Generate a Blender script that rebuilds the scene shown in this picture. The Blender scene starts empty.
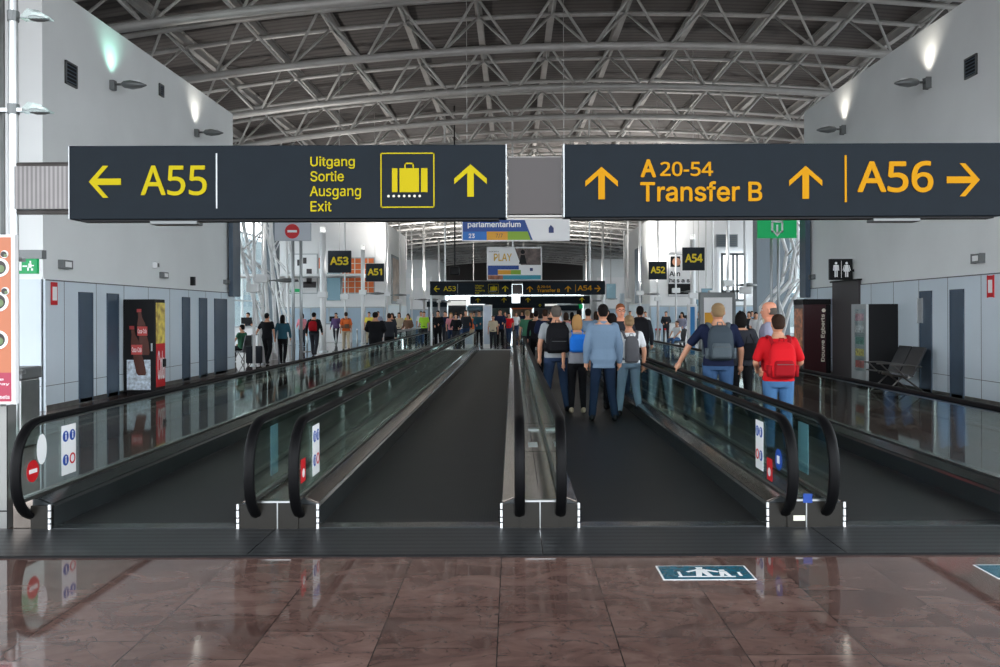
import bpy, bmesh, math, random
from mathutils import Vector, Matrix
random.seed(7)
SC = bpy.context.scene
COL = SC.collection
PI = math.pi
F = 870.0; VX = 513.0; VY = 313.0; EYE = 1.66

# ------------------------------------------------------------------ camera, world, exposure
cam_d = bpy.data.cameras.new('camera'); cam = bpy.data.objects.new('camera', cam_d); COL.objects.link(cam)
cam_d.sensor_width = 36.0; cam_d.lens = F / 1000.0 * 36.0
cam_d.shift_x = -(VX - 500) / 1000.0
cam_d.shift_y = -(333.5 - VY) / 1000.0
cam_d.clip_end = 600
cam.matrix_world = Matrix.Translation((0, 0, EYE)) @ Matrix.Rotation(PI / 2, 4, 'X') @ Matrix.Rotation(math.radians(-0.2), 4, 'Z')
SC.camera = cam
SC.view_settings.view_transform = 'Standard'
SC.view_settings.look = 'None'
SC.view_settings.gamma = 1.0
SC.view_settings.use_curve_mapping = False
SC.view_settings.exposure = 1.4
w = bpy.data.worlds.new('sky'); SC.world = w; w.use_nodes = True
bg = w.node_tree.nodes['Background']; bg.inputs[0].default_value = (0.86, 0.94, 1.0, 1); bg.inputs[1].default_value = 2.3
_n = w.node_tree.nodes; _l = w.node_tree.links
_tc = _n.new('ShaderNodeTexCoord'); _sp = _n.new('ShaderNodeSeparateXYZ'); _l.new(_tc.outputs['Generated'], _sp.inputs[0])
_cr = _n.new('ShaderNodeValToRGB'); _l.new(_sp.outputs[2], _cr.inputs[0])      # pale sky above, grey apron below the horizon
_cr.color_ramp.elements[0].position = 0.0; _cr.color_ramp.elements[0].color = (.22, .23, .24, 1)
_cr.color_ramp.elements[1].position = .02; _cr.color_ramp.elements[1].color = (.88, .94, 1.0, 1); _l.new(_cr.outputs[0], bg.inputs[0])
try:
    SC.cycles.use_denoising = True
    SC.cycles.max_bounces = 7; SC.cycles.diffuse_bounces = 4; SC.cycles.glossy_bounces = 4
    SC.cycles.transparent_max_bounces = 40; SC.cycles.sample_clamp_indirect = 6
    SC.cycles.caustics_reflective = False; SC.cycles.caustics_refractive = False
except Exception:
    pass

def at(px, py, Y):
    return Vector(((px - VX) * Y / F, Y, EYE - (py - VY) * Y / F))

# ------------------------------------------------------------------ materials
MATS = {}
def mat(name, col=(.5, .5, .5), rough=.5, metal=0.0, emit=None, estr=1.0, spec=.5, bump=None, var=None, coat=0):
    if name in MATS: return MATS[name]
    m = bpy.data.materials.new(name); m.use_nodes = True
    nt = m.node_tree; b = nt.nodes['Principled BSDF']
    b.inputs['Base Color'].default_value = (*col, 1)
    b.inputs['Roughness'].default_value = rough
    b.inputs['Metallic'].default_value = metal
    b.inputs['Specular IOR Level'].default_value = spec
    if coat: b.inputs['Coat Weight'].default_value = coat
    if emit:
        b.inputs['Emission Color'].default_value = (*emit, 1); b.inputs['Emission Strength'].default_value = estr
    if var or bump:
        tc = nt.nodes.new('ShaderNodeTexCoord')
        n = nt.nodes.new('ShaderNodeTexNoise'); n.inputs['Scale'].default_value = (var or bump)[0]; n.inputs['Detail'].default_value = 4
        nt.links.new(tc.outputs['Object'], n.inputs['Vector'])
        if var:
            r = nt.nodes.new('ShaderNodeValToRGB'); k = var[1]
            r.color_ramp.elements[0].position = .3; r.color_ramp.elements[1].position = .7
            r.color_ramp.elements[0].color = (*[c * (1 - k) for c in col], 1)
            r.color_ramp.elements[1].color = (*[min(1, c * (1 + k)) for c in col], 1)
            nt.links.new(n.outputs['Fac'], r.inputs[0]); nt.links.new(r.outputs[0], b.inputs['Base Color'])
        if bump:
            bp = nt.nodes.new('ShaderNodeBump'); bp.inputs['Strength'].default_value = bump[1]; bp.inputs['Distance'].default_value = .01
            nt.links.new(n.outputs['Fac'], bp.inputs['Height']); nt.links.new(bp.outputs[0], b.inputs['Normal'])
    MATS[name] = m; return m

def glass(name, tint, refl=.08):
    m = bpy.data.materials.new(name); m.use_nodes = True; nt = m.node_tree
    for n in list(nt.nodes): nt.nodes.remove(n)
    out = nt.nodes.new('ShaderNodeOutputMaterial'); mx = nt.nodes.new('ShaderNodeMixShader')
    t = nt.nodes.new('ShaderNodeBsdfTransparent'); t.inputs[0].default_value = (*tint, 1)
    g = nt.nodes.new('ShaderNodeBsdfGlossy'); g.inputs['Roughness'].default_value = .02; g.inputs[0].default_value = (.9, .97, .95, 1)
    lw = nt.nodes.new('ShaderNodeFresnel'); gm = nt.nodes.new('ShaderNodeNewGeometry')
    ir = nt.nodes.new('ShaderNodeMapRange'); ir.inputs[3].default_value = 1.5; ir.inputs[4].default_value = 1/1.5
    nt.links.new(gm.outputs['Backfacing'], ir.inputs[0]); nt.links.new(ir.outputs[0], lw.inputs[0])
    ad = nt.nodes.new('ShaderNodeMath'); ad.operation = 'ADD'; ad.inputs[1].default_value = refl; ad.use_clamp = True
    nt.links.new(lw.outputs[0], ad.inputs[0]); nt.links.new(ad.outputs[0], mx.inputs[0])
    nt.links.new(t.outputs[0], mx.inputs[1]); nt.links.new(g.outputs[0], mx.inputs[2]); nt.links.new(mx.outputs[0], out.inputs[0])
    MATS[name] = m; return m

def lin(r, g, b):
    f = lambda c: (c / 255 / 12.92) if c / 255 <= .04045 else ((c / 255 + .055) / 1.055) ** 2.4
    return (f(r), f(g), f(b))

def marble():
    m = bpy.data.materials.new('marble'); m.use_nodes = True; nt = m.node_tree; b = nt.nodes['Principled BSDF']
    N = nt.nodes.new; L = nt.links.new
    geo = N('ShaderNodeNewGeometry'); sep = N('ShaderNodeSeparateXYZ'); L(geo.outputs['Position'], sep.inputs[0])
    # tile joints: 0.605 m columns along the hall, staggered rows
    def joint(sock, off, size, width):
        a = N('ShaderNodeMath'); a.operation = 'ADD'; a.inputs[1].default_value = off; L(sock, a.inputs[0])
        d = N('ShaderNodeMath'); d.operation = 'DIVIDE'; d.inputs[1].default_value = size; L(a.outputs[0], d.inputs[0])
        fr = N('ShaderNodeMath'); fr.operation = 'FRACT'; L(d.outputs[0], fr.inputs[0])
        lt = N('ShaderNodeMath'); lt.operation = 'LESS_THAN'; lt.inputs[1].default_value = width / size; L(fr.outputs[0], lt.inputs[0])
        fl = N('ShaderNodeMath'); fl.operation = 'FLOOR'; L(d.outputs[0], fl.inputs[0])
        return lt.outputs[0], fl.outputs[0]
    jx, ix = joint(sep.outputs[0], 30.942, .605, .006)
    st = N('ShaderNodeMath'); st.operation = 'MULTIPLY_ADD'; st.inputs[1].default_value = .235; L(ix, st.inputs[0]); L(sep.outputs[1], st.inputs[2])
    jy, iy = joint(st.outputs[0], .275, .605, .006)
    mxj = N('ShaderNodeMath'); mxj.operation = 'MAXIMUM'; L(jx, mxj.inputs[0]); L(jy, mxj.inputs[1])
    cmb = N('ShaderNodeCombineXYZ'); L(ix, cmb.inputs[0]); L(iy, cmb.inputs[1])
    wn = N('ShaderNodeTexWhiteNoise'); L(cmb.outputs[0], wn.inputs['Vector'])
    sh = N('ShaderNodeVectorMath'); sh.operation = 'ADD'
    scl = N('ShaderNodeVectorMath'); scl.operation = 'SCALE'; scl.inputs['Scale'].default_value = 7.0
    L(wn.outputs['Color'], scl.inputs[0]); L(scl.outputs[0], sh.inputs[0]); L(geo.outputs['Position'], sh.inputs[1])
    mp = N('ShaderNodeMapping'); mp.inputs['Scale'].default_value = (1.6, 2.4, 1); L(sh.outputs[0], mp.inputs[0])
    n1 = N('ShaderNodeTexNoise'); n1.inputs['Scale'].default_value = 1.6; n1.inputs['Detail'].default_value = 9; n1.inputs['Roughness'].default_value = .65; n1.inputs['Distortion'].default_value = 1.2
    L(mp.outputs[0], n1.inputs['Vector'])
    r1 = N('ShaderNodeValToRGB'); e = r1.color_ramp.elements
    e[0].position = .32; e[0].color = (.082, .046, .040, 1); e[1].position = .72; e[1].color = (.20, .126, .106, 1)
    e2 = r1.color_ramp.elements.new(.5); e2.color = (.138, .080, .067, 1)
    L(n1.outputs['Fac'], r1.inputs[0])
    n2 = N('ShaderNodeTexNoise'); n2.inputs['Scale'].default_value = 1.1; n2.inputs['Detail'].default_value = 6; n2.inputs['Distortion'].default_value = 2.0
    L(mp.outputs[0], n2.inputs['Vector'])
    sb = N('ShaderNodeMath'); sb.operation = 'SUBTRACT'; sb.inputs[1].default_value = .5; L(n2.outputs['Fac'], sb.inputs[0])
    ab = N('ShaderNodeMath'); ab.operation = 'ABSOLUTE'; L(sb.outputs[0], ab.inputs[0])
    ls = N('ShaderNodeMath'); ls.operation = 'LESS_THAN'; ls.inputs[1].default_value = .006; L(ab.outputs[0], ls.inputs[0])
    v = N('ShaderNodeMath'); v.operation = 'MULTIPLY'; v.inputs[1].default_value = .55; L(ls.outputs[0], v.inputs[0])
    m1 = N('ShaderNodeMixRGB'); m1.inputs[2].default_value = (.03, .022, .022, 1); L(v.outputs[0], m1.inputs[0]); L(r1.outputs[0], m1.inputs[1])
    # tile to tile variation
    hs = N('ShaderNodeHueSaturation'); mr = N('ShaderNodeMapRange'); mr.inputs[3].default_value = .86; mr.inputs[4].default_value = 1.14
    L(wn.outputs['Value'], mr.inputs[0]); L(mr.outputs[0], hs.inputs['Value']); L(m1.outputs[0], hs.inputs['Color'])
    m2 = N('ShaderNodeMixRGB'); m2.inputs[2].default_value = (.015, .012, .012, 1); L(mxj.outputs[0], m2.inputs[0]); L(hs.outputs[0], m2.inputs[1])
    L(m2.outputs[0], b.inputs['Base Color'])
    b.inputs['Roughness'].default_value = .05; b.inputs['Specular IOR Level'].default_value = .65
    MATS['marble'] = m; return m

def striped(name, c1, c2, period, axis=0, duty=.5, rough=.4, metal=0, bumpy=True):
    m = bpy.data.materials.new(name); m.use_nodes = True; nt = m.node_tree; b = nt.nodes['Principled BSDF']
    N = nt.nodes.new; L = nt.links.new
    geo = N('ShaderNodeNewGeometry'); sep = N('ShaderNodeSeparateXYZ'); L(geo.outputs['Position'], sep.inputs[0])
    a = N('ShaderNodeMath'); a.operation = 'ADD'; a.inputs[1].default_value = 500 * period; L(sep.outputs[axis], a.inputs[0])
    d = N('ShaderNodeMath'); d.operation = 'DIVIDE'; d.inputs[1].default_value = period; L(a.outputs[0], d.inputs[0])
    fr = N('ShaderNodeMath'); fr.operation = 'FRACT'; L(d.outputs[0], fr.inputs[0])
    lt = N('ShaderNodeMath'); lt.operation = 'LESS_THAN'; lt.inputs[1].default_value = duty; L(fr.outputs[0], lt.inputs[0])
    mx = N('ShaderNodeMixRGB'); mx.inputs[1].default_value = (*c1, 1); mx.inputs[2].default_value = (*c2, 1); L(lt.outputs[0], mx.inputs[0])
    ns = N('ShaderNodeTexNoise'); ns.inputs['Scale'].default_value = 2.5; ns.inputs['Detail'].default_value = 5; L(geo.outputs['Position'], ns.inputs['Vector'])
    mr = N('ShaderNodeMapRange'); mr.inputs[3].default_value = .75; mr.inputs[4].default_value = 1.25; L(ns.outputs['Fac'], mr.inputs[0])
    hs = N('ShaderNodeHueSaturation'); L(mr.outputs[0], hs.inputs['Value']); L(mx.outputs[0], hs.inputs['Color'])
    L(hs.outputs[0], b.inputs['Base Color'])
    b.inputs['Roughness'].default_value = rough; b.inputs['Metallic'].default_value = metal
    MATS[name] = m; return m

marble()
mat('white_wall', (.80, .825, .82), .6, var=(.5, .05))
mat('cladding', lin(212, 224, 232), .35, var=(.8, .04))
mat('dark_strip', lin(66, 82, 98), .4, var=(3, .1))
mat('brown_door', lin(62, 56, 58), .5)
mat('seam', (.08, .09, .1), .5)
mat('sign_dark', lin(16, 26, 34), .55, spec=.15, var=(6, .08))
mat('yellow', (.50, .40, .006), .6, spec=.1)
mat('amber', (.56, .26, .004), .6, spec=.1)
mat('white', (.85, .86, .86), .5)
mat('plain_white', (.9, .9, .9), .4)
mat('black', (.006, .006, .007), .5, spec=.2)
mat('rubber', (.003, .003, .0035), .5, spec=.12)
mat('newel', (.02, .018, .015), .35, metal=.2, spec=.3)
mat('steel', (.42, .43, .43), .33, metal=1.0, var=(8, .06))
mat('steel_dark', (.20, .19, .18), .35, metal=.9, var=(6, .15))
mat('deck_metal', (.34, .29, .255), .16, metal=.9, var=(7, .18))
mat('skirt', (.035, .04, .042), .22, metal=.3, var=(3, .2))
mat('aluminium', (.45, .47, .48), .45, metal=.6)
mat('truss', (.60, .59, .57), .45, metal=.2, var=(2, .08))
mat('beam', (.50, .48, .46), .5, var=(2, .1))
mat('lamp_grey', (.16, .17, .17), .4, metal=.4)
mat('red', lin(200, 20, 30), .5)
mat('green', lin(0, 120, 70), .5, emit=lin(0, 150, 80), estr=.25)
mat('blue_sign', lin(20, 70, 160), .5)
mat('teal', lin(20, 90, 110), .25, var=(20, .15))
mat('light_blue', lin(150, 195, 220), .5)
mat('brown_plate', lin(45, 34, 32), .4)
mat('orange', lin(235, 120, 60), .5)
mat('orange_pale', lin(192, 116, 82), .5)
mat('pink', lin(172, 58, 82), .5)
mat('cream', (.8, .75, .62), .6)
mat('gold', lin(225, 160, 12), .5)
mat('lime', lin(135, 175, 30), .5)
mat('skin', lin(205, 150, 120), .5, var=(9, .06))
mat('skin_pink', lin(215, 145, 115), .5)
mat('lips', lin(160, 80, 75), .5)
mat('eye_dark', (.02, .015, .012), .2)
mat('warm_lamp', (1, .95, .85), .5, emit=(1, .93, .8), estr=9)
mat('screen', (.1, .15, .2), .3, emit=(.25, .5, .6), estr=.10)
mat('lightbox', (.9, .9, .88), .5, emit=(.95, .95, .9), estr=.25)
mat('lounge_floor', (.30, .31, .31), .2, var=(1.5, .1))
mat('far_dark', (.05, .045, .042), .7)
mat('far_glass', lin(120, 140, 155), .2)
glass('balustrade_glass', (.86, .92, .90), .03)
glass('window_glass', (.88, .93, .93), .03)
glass('partition_glass', lin(190, 208, 222), .05)
striped('belt', (.021, .022, .023), (.013, .014, .0145), .022, 0, .5, .5)
striped('grille', (.036, .039, .042), (.010, .011, .012), .10, 1, .4, .42, 0)
striped('deck_roof', (.135, .122, .117), (.085, .078, .075), .30, 1, .35, .75)
striped('corrugated', (.22, .205, .20), (.13, .12, .118), .035, 0, .5, .4, .3)
striped('seat_steel', (.10, .105, .11), (.05, .05, .055), .03, 1, .5, .35, .7)
M = MATS

# ------------------------------------------------------------------ mesh builder
class MB:
    def __init__(s): s.v = []; s.f = []; s.mi = []; s.cur = 0; s.starts = []
    def add(s, vs, fs):
        s.starts.append((len(s.v), len(s.f))); o = len(s.v); s.v += [tuple(v) for v in vs]
        for f in fs: s.f.append(tuple(i + o for i in f)); s.mi.append(s.cur)
        return s
    def box(s, x0, x1, y0, y1, z0, z1):
        if x0 > x1: x0, x1 = x1, x0
        if y0 > y1: y0, y1 = y1, y0
        if z0 > z1: z0, z1 = z1, z0
        return s.add([(x0,y0,z0),(x1,y0,z0),(x1,y1,z0),(x0,y1,z0),(x0,y0,z1),(x1,y0,z1),(x1,y1,z1),(x0,y1,z1)],
              [(0,3,2,1),(4,5,6,7),(0,1,5,4),(1,2,6,5),(2,3,7,6),(3,0,4,7)])
    def cbox(s, c, d): return s.box(c[0]-d[0]/2, c[0]+d[0]/2, c[1]-d[1]/2, c[1]+d[1]/2, c[2]-d[2]/2, c[2]+d[2]/2)
    def bbox(s, x0, x1, y0, y1, z0, z1, b=.02):
        # box with chamfered vertical and horizontal edges
        bm = bmesh.new(); bmesh.ops.create_cube(bm, size=1)
        for v in bm.verts:
            v.co = Vector(((x0+x1)/2 + v.co.x*(x1-x0), (y0+y1)/2 + v.co.y*(y1-y0), (z0+z1)/2 + v.co.z*(z1-z0)))
        bmesh.ops.bevel(bm, geom=list(bm.edges), offset=b, segments=3, profile=.5, affect='EDGES')
        bm.verts.index_update()
        s.add([v.co[:] for v in bm.verts], [[v.index for v in f.verts] for f in bm.faces]); bm.free(); return s
    def tube(s, pts, r, n=8, cap=True, sx=1.0):
        pts = [Vector(p) for p in pts]
        rs = r if isinstance(r, (list, tuple)) else [r] * len(pts)
        t0 = (pts[1] - pts[0]).normalized()
        up = Vector((0, 0, 1)) if abs(t0.z) < .9 else Vector((0, 1, 0))
        u = t0.cross(up).normalized(); vs = []
        for i, p in enumerate(pts):
            if i == 0: t = t0
            elif i == len(pts) - 1: t = (pts[i] - pts[i-1]).normalized()
            else: t = ((pts[i+1] - pts[i]).normalized() + (pts[i] - pts[i-1]).normalized()).normalized()
            u = (u - t * u.dot(t)).normalized(); v = t.cross(u)
            for k in range(n):
                a = 2 * PI * k / n
                vs.append(p + u * (math.cos(a) * rs[i] * sx) + v * (math.sin(a) * rs[i]))
        fs = []
        for i in range(len(pts) - 1):
            for k in range(n):
                a, b = i*n + k, i*n + (k+1) % n
                fs.append((a, b, b + n, a + n))
        if cap:
            fs.append(tuple(reversed(range(n)))); o = (len(pts)-1)*n; fs.append(tuple(range(o, o+n)))
        return s.add(vs, fs)
    def rings(s, rs, n=16, pw=2.0):
        # rs: (cx, cy, z, rx, ry)
        vs = []
        for (cx, cy, z, rx, ry) in rs:
            for k in range(n):
                a = 2*PI*k/n; c, d = math.cos(a), math.sin(a)
                e = 2.0 / pw
                vs.append((cx + rx*math.copysign(abs(c)**e, c), cy + ry*math.copysign(abs(d)**e, d), z))
        fs = []
        for i in range(len(rs)-1):
            for k in range(n):
                a, b = i*n+k, i*n+(k+1) % n
                fs.append((a, b, b+n, a+n))
        fs.append(tuple(reversed(range(n)))); o = (len(rs)-1)*n; fs.append(tuple(range(o, o+n)))
        return s.add(vs, fs)
    def ell(s, c, r, n=12, m=8):
        rs = []
        vs = []; fs = []
        for i in range(m+1):
            th = PI*i/m
            rr = max(math.sin(th), .02)
            rs.append((c[0], c[1], c[2] - r[2]*math.cos(th), r[0]*rr, r[1]*rr))
        return s.rings(rs, n)
    def prism(s, poly, a0, a1, axis='x'):
        # poly in the two other axes, extruded along axis
        def P(p, a):
            if axis == 'x': return (a, p[0], p[1])
            if axis == 'y': return (p[0], a, p[1])
            return (p[0], p[1], a)
        n = len(poly)
        vs = [P(p, a0) for p in poly] + [P(p, a1) for p in poly]
        fs = [tuple(range(n)), tuple(reversed(range(n, 2*n)))] + [(i, (i+1) % n, (i+1) % n + n, i+n) for i in range(n)]
        return s.add(vs, fs)
    def sweep(s, path, prof, cap=True):
        # path of (x, y, z) points within a plane of constant x; prof: closed list (side, outward)
        path = [Vector(p) for p in path]; n = len(prof); vs = []
        for i, p in enumerate(path):
            a = path[max(0, i-1)]; b = path[min(len(path)-1, i+1)]
            t = (b - a).normalized(); nrm = Vector((0, -t.z, t.y))
            for (u, v) in prof: vs.append(p + Vector((u, 0, 0)) + nrm * v)
        fs = []
        for i in range(len(path)-1):
            for k in range(n):
                a, b = i*n+k, i*n+(k+1) % n
                fs.append((a, b, b+n, a+n))
        if cap: fs.append(tuple(range(n))); o = (len(path)-1)*n; fs.append(tuple(reversed(range(o, o+n))))
        return s.add(vs, fs)
    def builds(s, name, m, parent=None):
        n0 = 0; st = s.starts + [(len(s.v), len(s.f))]
        for (a, fa), (c, fc) in zip(st, st[1:]):
            q = MB(); q.add(s.v[a:c], [[i-a for i in f] for f in s.f[fa:fc]]); q.build(name, m, parent)
    def build(s, name, m, parent=None, smooth=False, normals=True):
        me = bpy.data.meshes.new(name); me.from_pydata(s.v, [], s.f)
        ml = m if isinstance(m, (list, tuple)) else [m]
        for q in ml: me.materials.append(q)
        if len(ml) > 1: me.polygons.foreach_set('material_index', s.mi)
        if normals:
            bm = bmesh.new(); bm.from_mesh(me); bmesh.ops.recalc_face_normals(bm, faces=bm.faces); bm.to_mesh(me); bm.free()
        if smooth: me.polygons.foreach_set('use_smooth', [True] * len(me.polygons))
        me.update()
        o = bpy.data.objects.new(name, me); COL.objects.link(o)
        if parent: o.parent = parent
        return o

def tag(o, label=None, cat=None, group=None, kind=None):
    if label: o['label'] = label
    if cat: o['category'] = cat
    if group: o['group'] = group
    if kind: o['kind'] = kind
    return o
def thing(name, label, cat, loc=(0, 0, 0), rz=0, group=None):
    o = bpy.data.objects.new(name, None); COL.objects.link(o); o.location = loc; o.rotation_euler = (0, 0, rz)
    o.empty_display_size = .2
    return tag(o, label, cat, group)
def struct(name, mb, m, parent=None, label=None):
    o = mb.build(name, m, parent)
    if parent is None: o['kind'] = 'structure'
    if label: o['label'] = label
    return o
def copy_tree(o, parent=None):
    c = o.copy(); COL.objects.link(c); c.parent = parent
    for ch in list(o.children): copy_tree(ch, c)
    return c

try:
    import os
    FONT = bpy.data.fonts.load(os.path.join(bpy.utils.resource_path('LOCAL'), 'datafiles', 'fonts', 'Inter.woff2'))
    FONT2 = bpy.data.fonts.load(os.path.join(bpy.utils.resource_path('LOCAL'), 'datafiles', 'fonts', 'NotoSansHebrew-Regular.woff2'))
except Exception:
    FONT = None; FONT2 = None
def glyph_mesh(body, bold):
    # thin outlines, thickened by laying slightly shifted copies over one another
    cu = bpy.data.curves.new('t', 'FONT'); cu.body = body; cu.size = 1; cu.resolution_u = 4; cu.space_line = .95
    if FONT: cu.font = FONT2 if ('4' in body or body[0] == 'A') and FONT2 else FONT
    to = bpy.data.objects.new('t', cu); COL.objects.link(to)
    dg = bpy.context.evaluated_depsgraph_get(); gm = bpy.data.meshes.new_from_object(to.evaluated_get(dg))
    bpy.data.objects.remove(to)
    bmx = bmesh.new(); k = bold*1.6
    for i, (dx, dz) in enumerate(((0, 0), (k, 0), (-k, 0), (0, k), (0, -k), (k*.7, k*.7), (-k*.7, k*.7), (k*.7, -k*.7), (-k*.7, -k*.7)) if k else ((0, 0),)):
        n0 = len(bmx.verts); bmx.from_mesh(gm); bmx.verts.ensure_lookup_table()
        for v in bmx.verts[n0:]: v.co += Vector((dx, dz, i))
    me = bpy.data.meshes.new('lettering'); bmx.to_mesh(me); bmx.free(); return me
def text(body, x0, x1, z0, z1, y, m, parent, name='lettering', depth=.004, bold=0.0, plane='xz', rot=None):
    """lettering fitted to the box x0..x1, z0..z1 on the plane y (facing -Y)"""
    me = glyph_mesh(body, bold)
    xs = [v.co.x for v in me.vertices]; ys = [v.co.y for v in me.vertices]
    ax, bx, ay, by = min(xs), max(xs), min(ys), max(ys)
    for v in me.vertices:
        v.co = Vector((x0 + (v.co.x-ax)/(bx-ax)*(x1-x0), y - v.co.z*.0004, z0 + (v.co.y-ay)/(by-ay)*(z1-z0)))
    me.name = name; me.materials.clear(); me.materials.append(m)
    bm = bmesh.new(); bm.from_mesh(me)
    r = bmesh.ops.extrude_face_region(bm, geom=list(bm.faces))
    bmesh.ops.translate(bm, verts=[g for g in r['geom'] if isinstance(g, bmesh.types.BMVert)], vec=(0, -depth, 0))
    bmesh.ops.recalc_face_normals(bm, faces=bm.faces); bm.to_mesh(me); bm.free()
    o = bpy.data.objects.new(name, me); COL.objects.link(o)
    if rot:
        for v in me.vertices: v.co = rot @ v.co
    if parent: o.parent = parent
    return o

ARROW = [(0, 1), (1, .12), (1, -.22), (.2, .48), (.2, -1), (-.2, -1), (-.2, .48), (-1, -.22), (-1, .12)]
def arrow(cx, cz, r, ang, y, m, parent, depth=.004):
    ca, sa = math.cos(ang), math.sin(ang)
    b = MB(); b.prism([(cx + r*(p[0]*ca - p[1]*sa), cz + r*(p[0]*sa + p[1]*ca)) for p in reversed(ARROW)], y, y-depth, 'y')
    o = b.build('arrow_symbol', m, parent)
    # concave cap triangulation
    bm = bmesh.new(); bm.from_mesh(o.data); bmesh.ops.triangulate(bm, faces=[f for f in bm.faces if len(f.verts) > 4]); bm.to_mesh(o.data); bm.free()
    return o
def disc(b, cx, cz, r, y, d=.003, n=20, sx=1.0):
    b.prism([(cx + sx*r*math.cos(2*PI*k/n), cz + r*math.sin(2*PI*k/n)) for k in range(n)], y, y-d, 'y'); return b

# ------------------------------------------------------------------ floor
XL, XR = -8.1, 8.45
b = MB(); b.box(-22, 22, -8, 152, -.12, 0)
struct('floor', b, M['marble'])

# walls: the two tall blocks beside the near walkways
WT = EYE + 5.79
def wall_block(name, x, sgn, y0, y1):
    b = MB(); b.box(x, x + sgn*7.5, y0, y1, 0, WT)
    return struct(name, b, M['white_wall'])
wl = wall_block('wall_left', XL, -1, 15.0, 25.2)
wr = wall_block('wall_right', XR, 1, 15.0, 25.2)
def cladding(parent, x, sgn, y0, y1, zt):
    b = MB()
    b.box(x - sgn*.04, x + sgn*.02, y0, y1, .0, zt)
    b.box(x + sgn*.02, x + sgn*3.5, y0-.04, y0 + .01, 0, zt)
    o = struct('cladding_panel', b, M['cladding'], parent)
    s = MB()
    y = y0 + .62
    while y < y1 - .1:
        s.box(x - sgn*.043, x - sgn*.039, y, y+.012, .02, zt - .01); y += 1.2
    s.box(x - sgn*.043, x - sgn*.039, y0, y1, .42, .43)
    s.box(x - sgn*.05, x - sgn*.038, y0, y1, zt - .02, zt+.0)
    s.box(x + sgn*.02, x + sgn*3.5, y0 - .045, y0-.039, .42, .43)
    struct('panel_joint', s, M['seam'], parent)
cladding(wl, XL, -1, 15.0, 25.2, 2.27)
cladding(wr, XR, 1, 15.0, 25.2, 2.33)
b = MB(); b.box(XL+.055, XL+.04, 15, 25.2, 0, .09); struct('baseboard_left', b, M['steel_dark'])
b = MB(); b.box(XR-.055, XR-.04, 15, 25.2, 0, .09); struct('baseboard_right', b, M['steel_dark'])
# dark recess and pale pier on the front return of the left wall
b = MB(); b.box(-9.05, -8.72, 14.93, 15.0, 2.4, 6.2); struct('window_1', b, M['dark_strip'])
b = MB(); b.box(-8.72, -8.62, 14.9, 15.0, 2.3, WT); b.box(-9.3, -9.05, 14.9, 15.0, 2.3, WT); struct('trim_1', b, M['white_wall'])
# tall dark doors
dn = 1
for sgn, x, rows in ((-1, XL, [(16.27,16.74),(17.4,17.84),(21.35,21.78),(22.5,23.0),(23.65,24.6)]), (1, XR, [(16.35,16.8),(17.6,18.05)])):
    for (a, c) in rows:
        a *= .993; c *= .993
        b = MB(); b.box(x - sgn*.055, x - sgn*.03, a, c, .02, 2.05)
        o = struct('door_%d' % dn, b, M['dark_strip'])
        f = MB(); f.box(x - sgn*.068, x - sgn*.03, a-.03, a, .02, 2.08); f.box(x - sgn*.068, x - sgn*.03, c, c+.03, .02, 2.08); f.box(x - sgn*.068, x - sgn*.03, a-.03, c+.03, 2.05, 2.08)
        f.build('door_frame', M['dark_strip'], o); dn += 1
b = MB(); b.box(XR-.09, XR-.03, 21.05, 22.78, .02, 2.42); o = struct('door_%d' % dn, b, M['brown_door'])
f = MB(); f.box(XR-.13, XR-.03, 20.98, 22.85, 2.42, 2.46); f.build('door_frame', M['black'], o)
f = MB(); f.box(XR-.13, XR-.09, 21.2, 21.24, .95, 1.15); f.build('door_handle', M['steel'], o); dn += 1

# ------------------------------------------------------------------ roof
HC = 7.67; CURV = .0055
def cx_of(Y):
    t = min(1, max(0, (Y - 42) / 22)); t = t*t*(3-2*t)
    return 3.7 * (1-t) + .2 * t
def zr(X, Y): return EYE + HC - CURV * (X - cx_of(Y)) ** 2
NODE = 2.18; X0 = .1
ROOF_Y1 = 116
TY = [11.5 + 4.5*i for i in range(27)]
b = MB(); nx = 40; ys = [-8 + 2.0*i for i in range(80)]
xs = [-19 + 38*i/nx for i in range(nx+1)]
vs = [(x, y, zr(x, y) + 1.2 + .42) for y in ys for x in xs]
fs = [(j*(nx+1)+i, j*(nx+1)+i+1, (j+1)*(nx+1)+i+1, (j+1)*(nx+1)+i) for j in range(len(ys)-1) for i in range(nx)]
vs2 = [(x, y, z+.15) for x, y, z in vs]; o_ = len(vs)
b.add(vs + vs2, fs + [tuple(reversed([q+o_ for q in f])) for f in fs])
struct('ceiling', b, M['deck_roof'])

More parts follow.
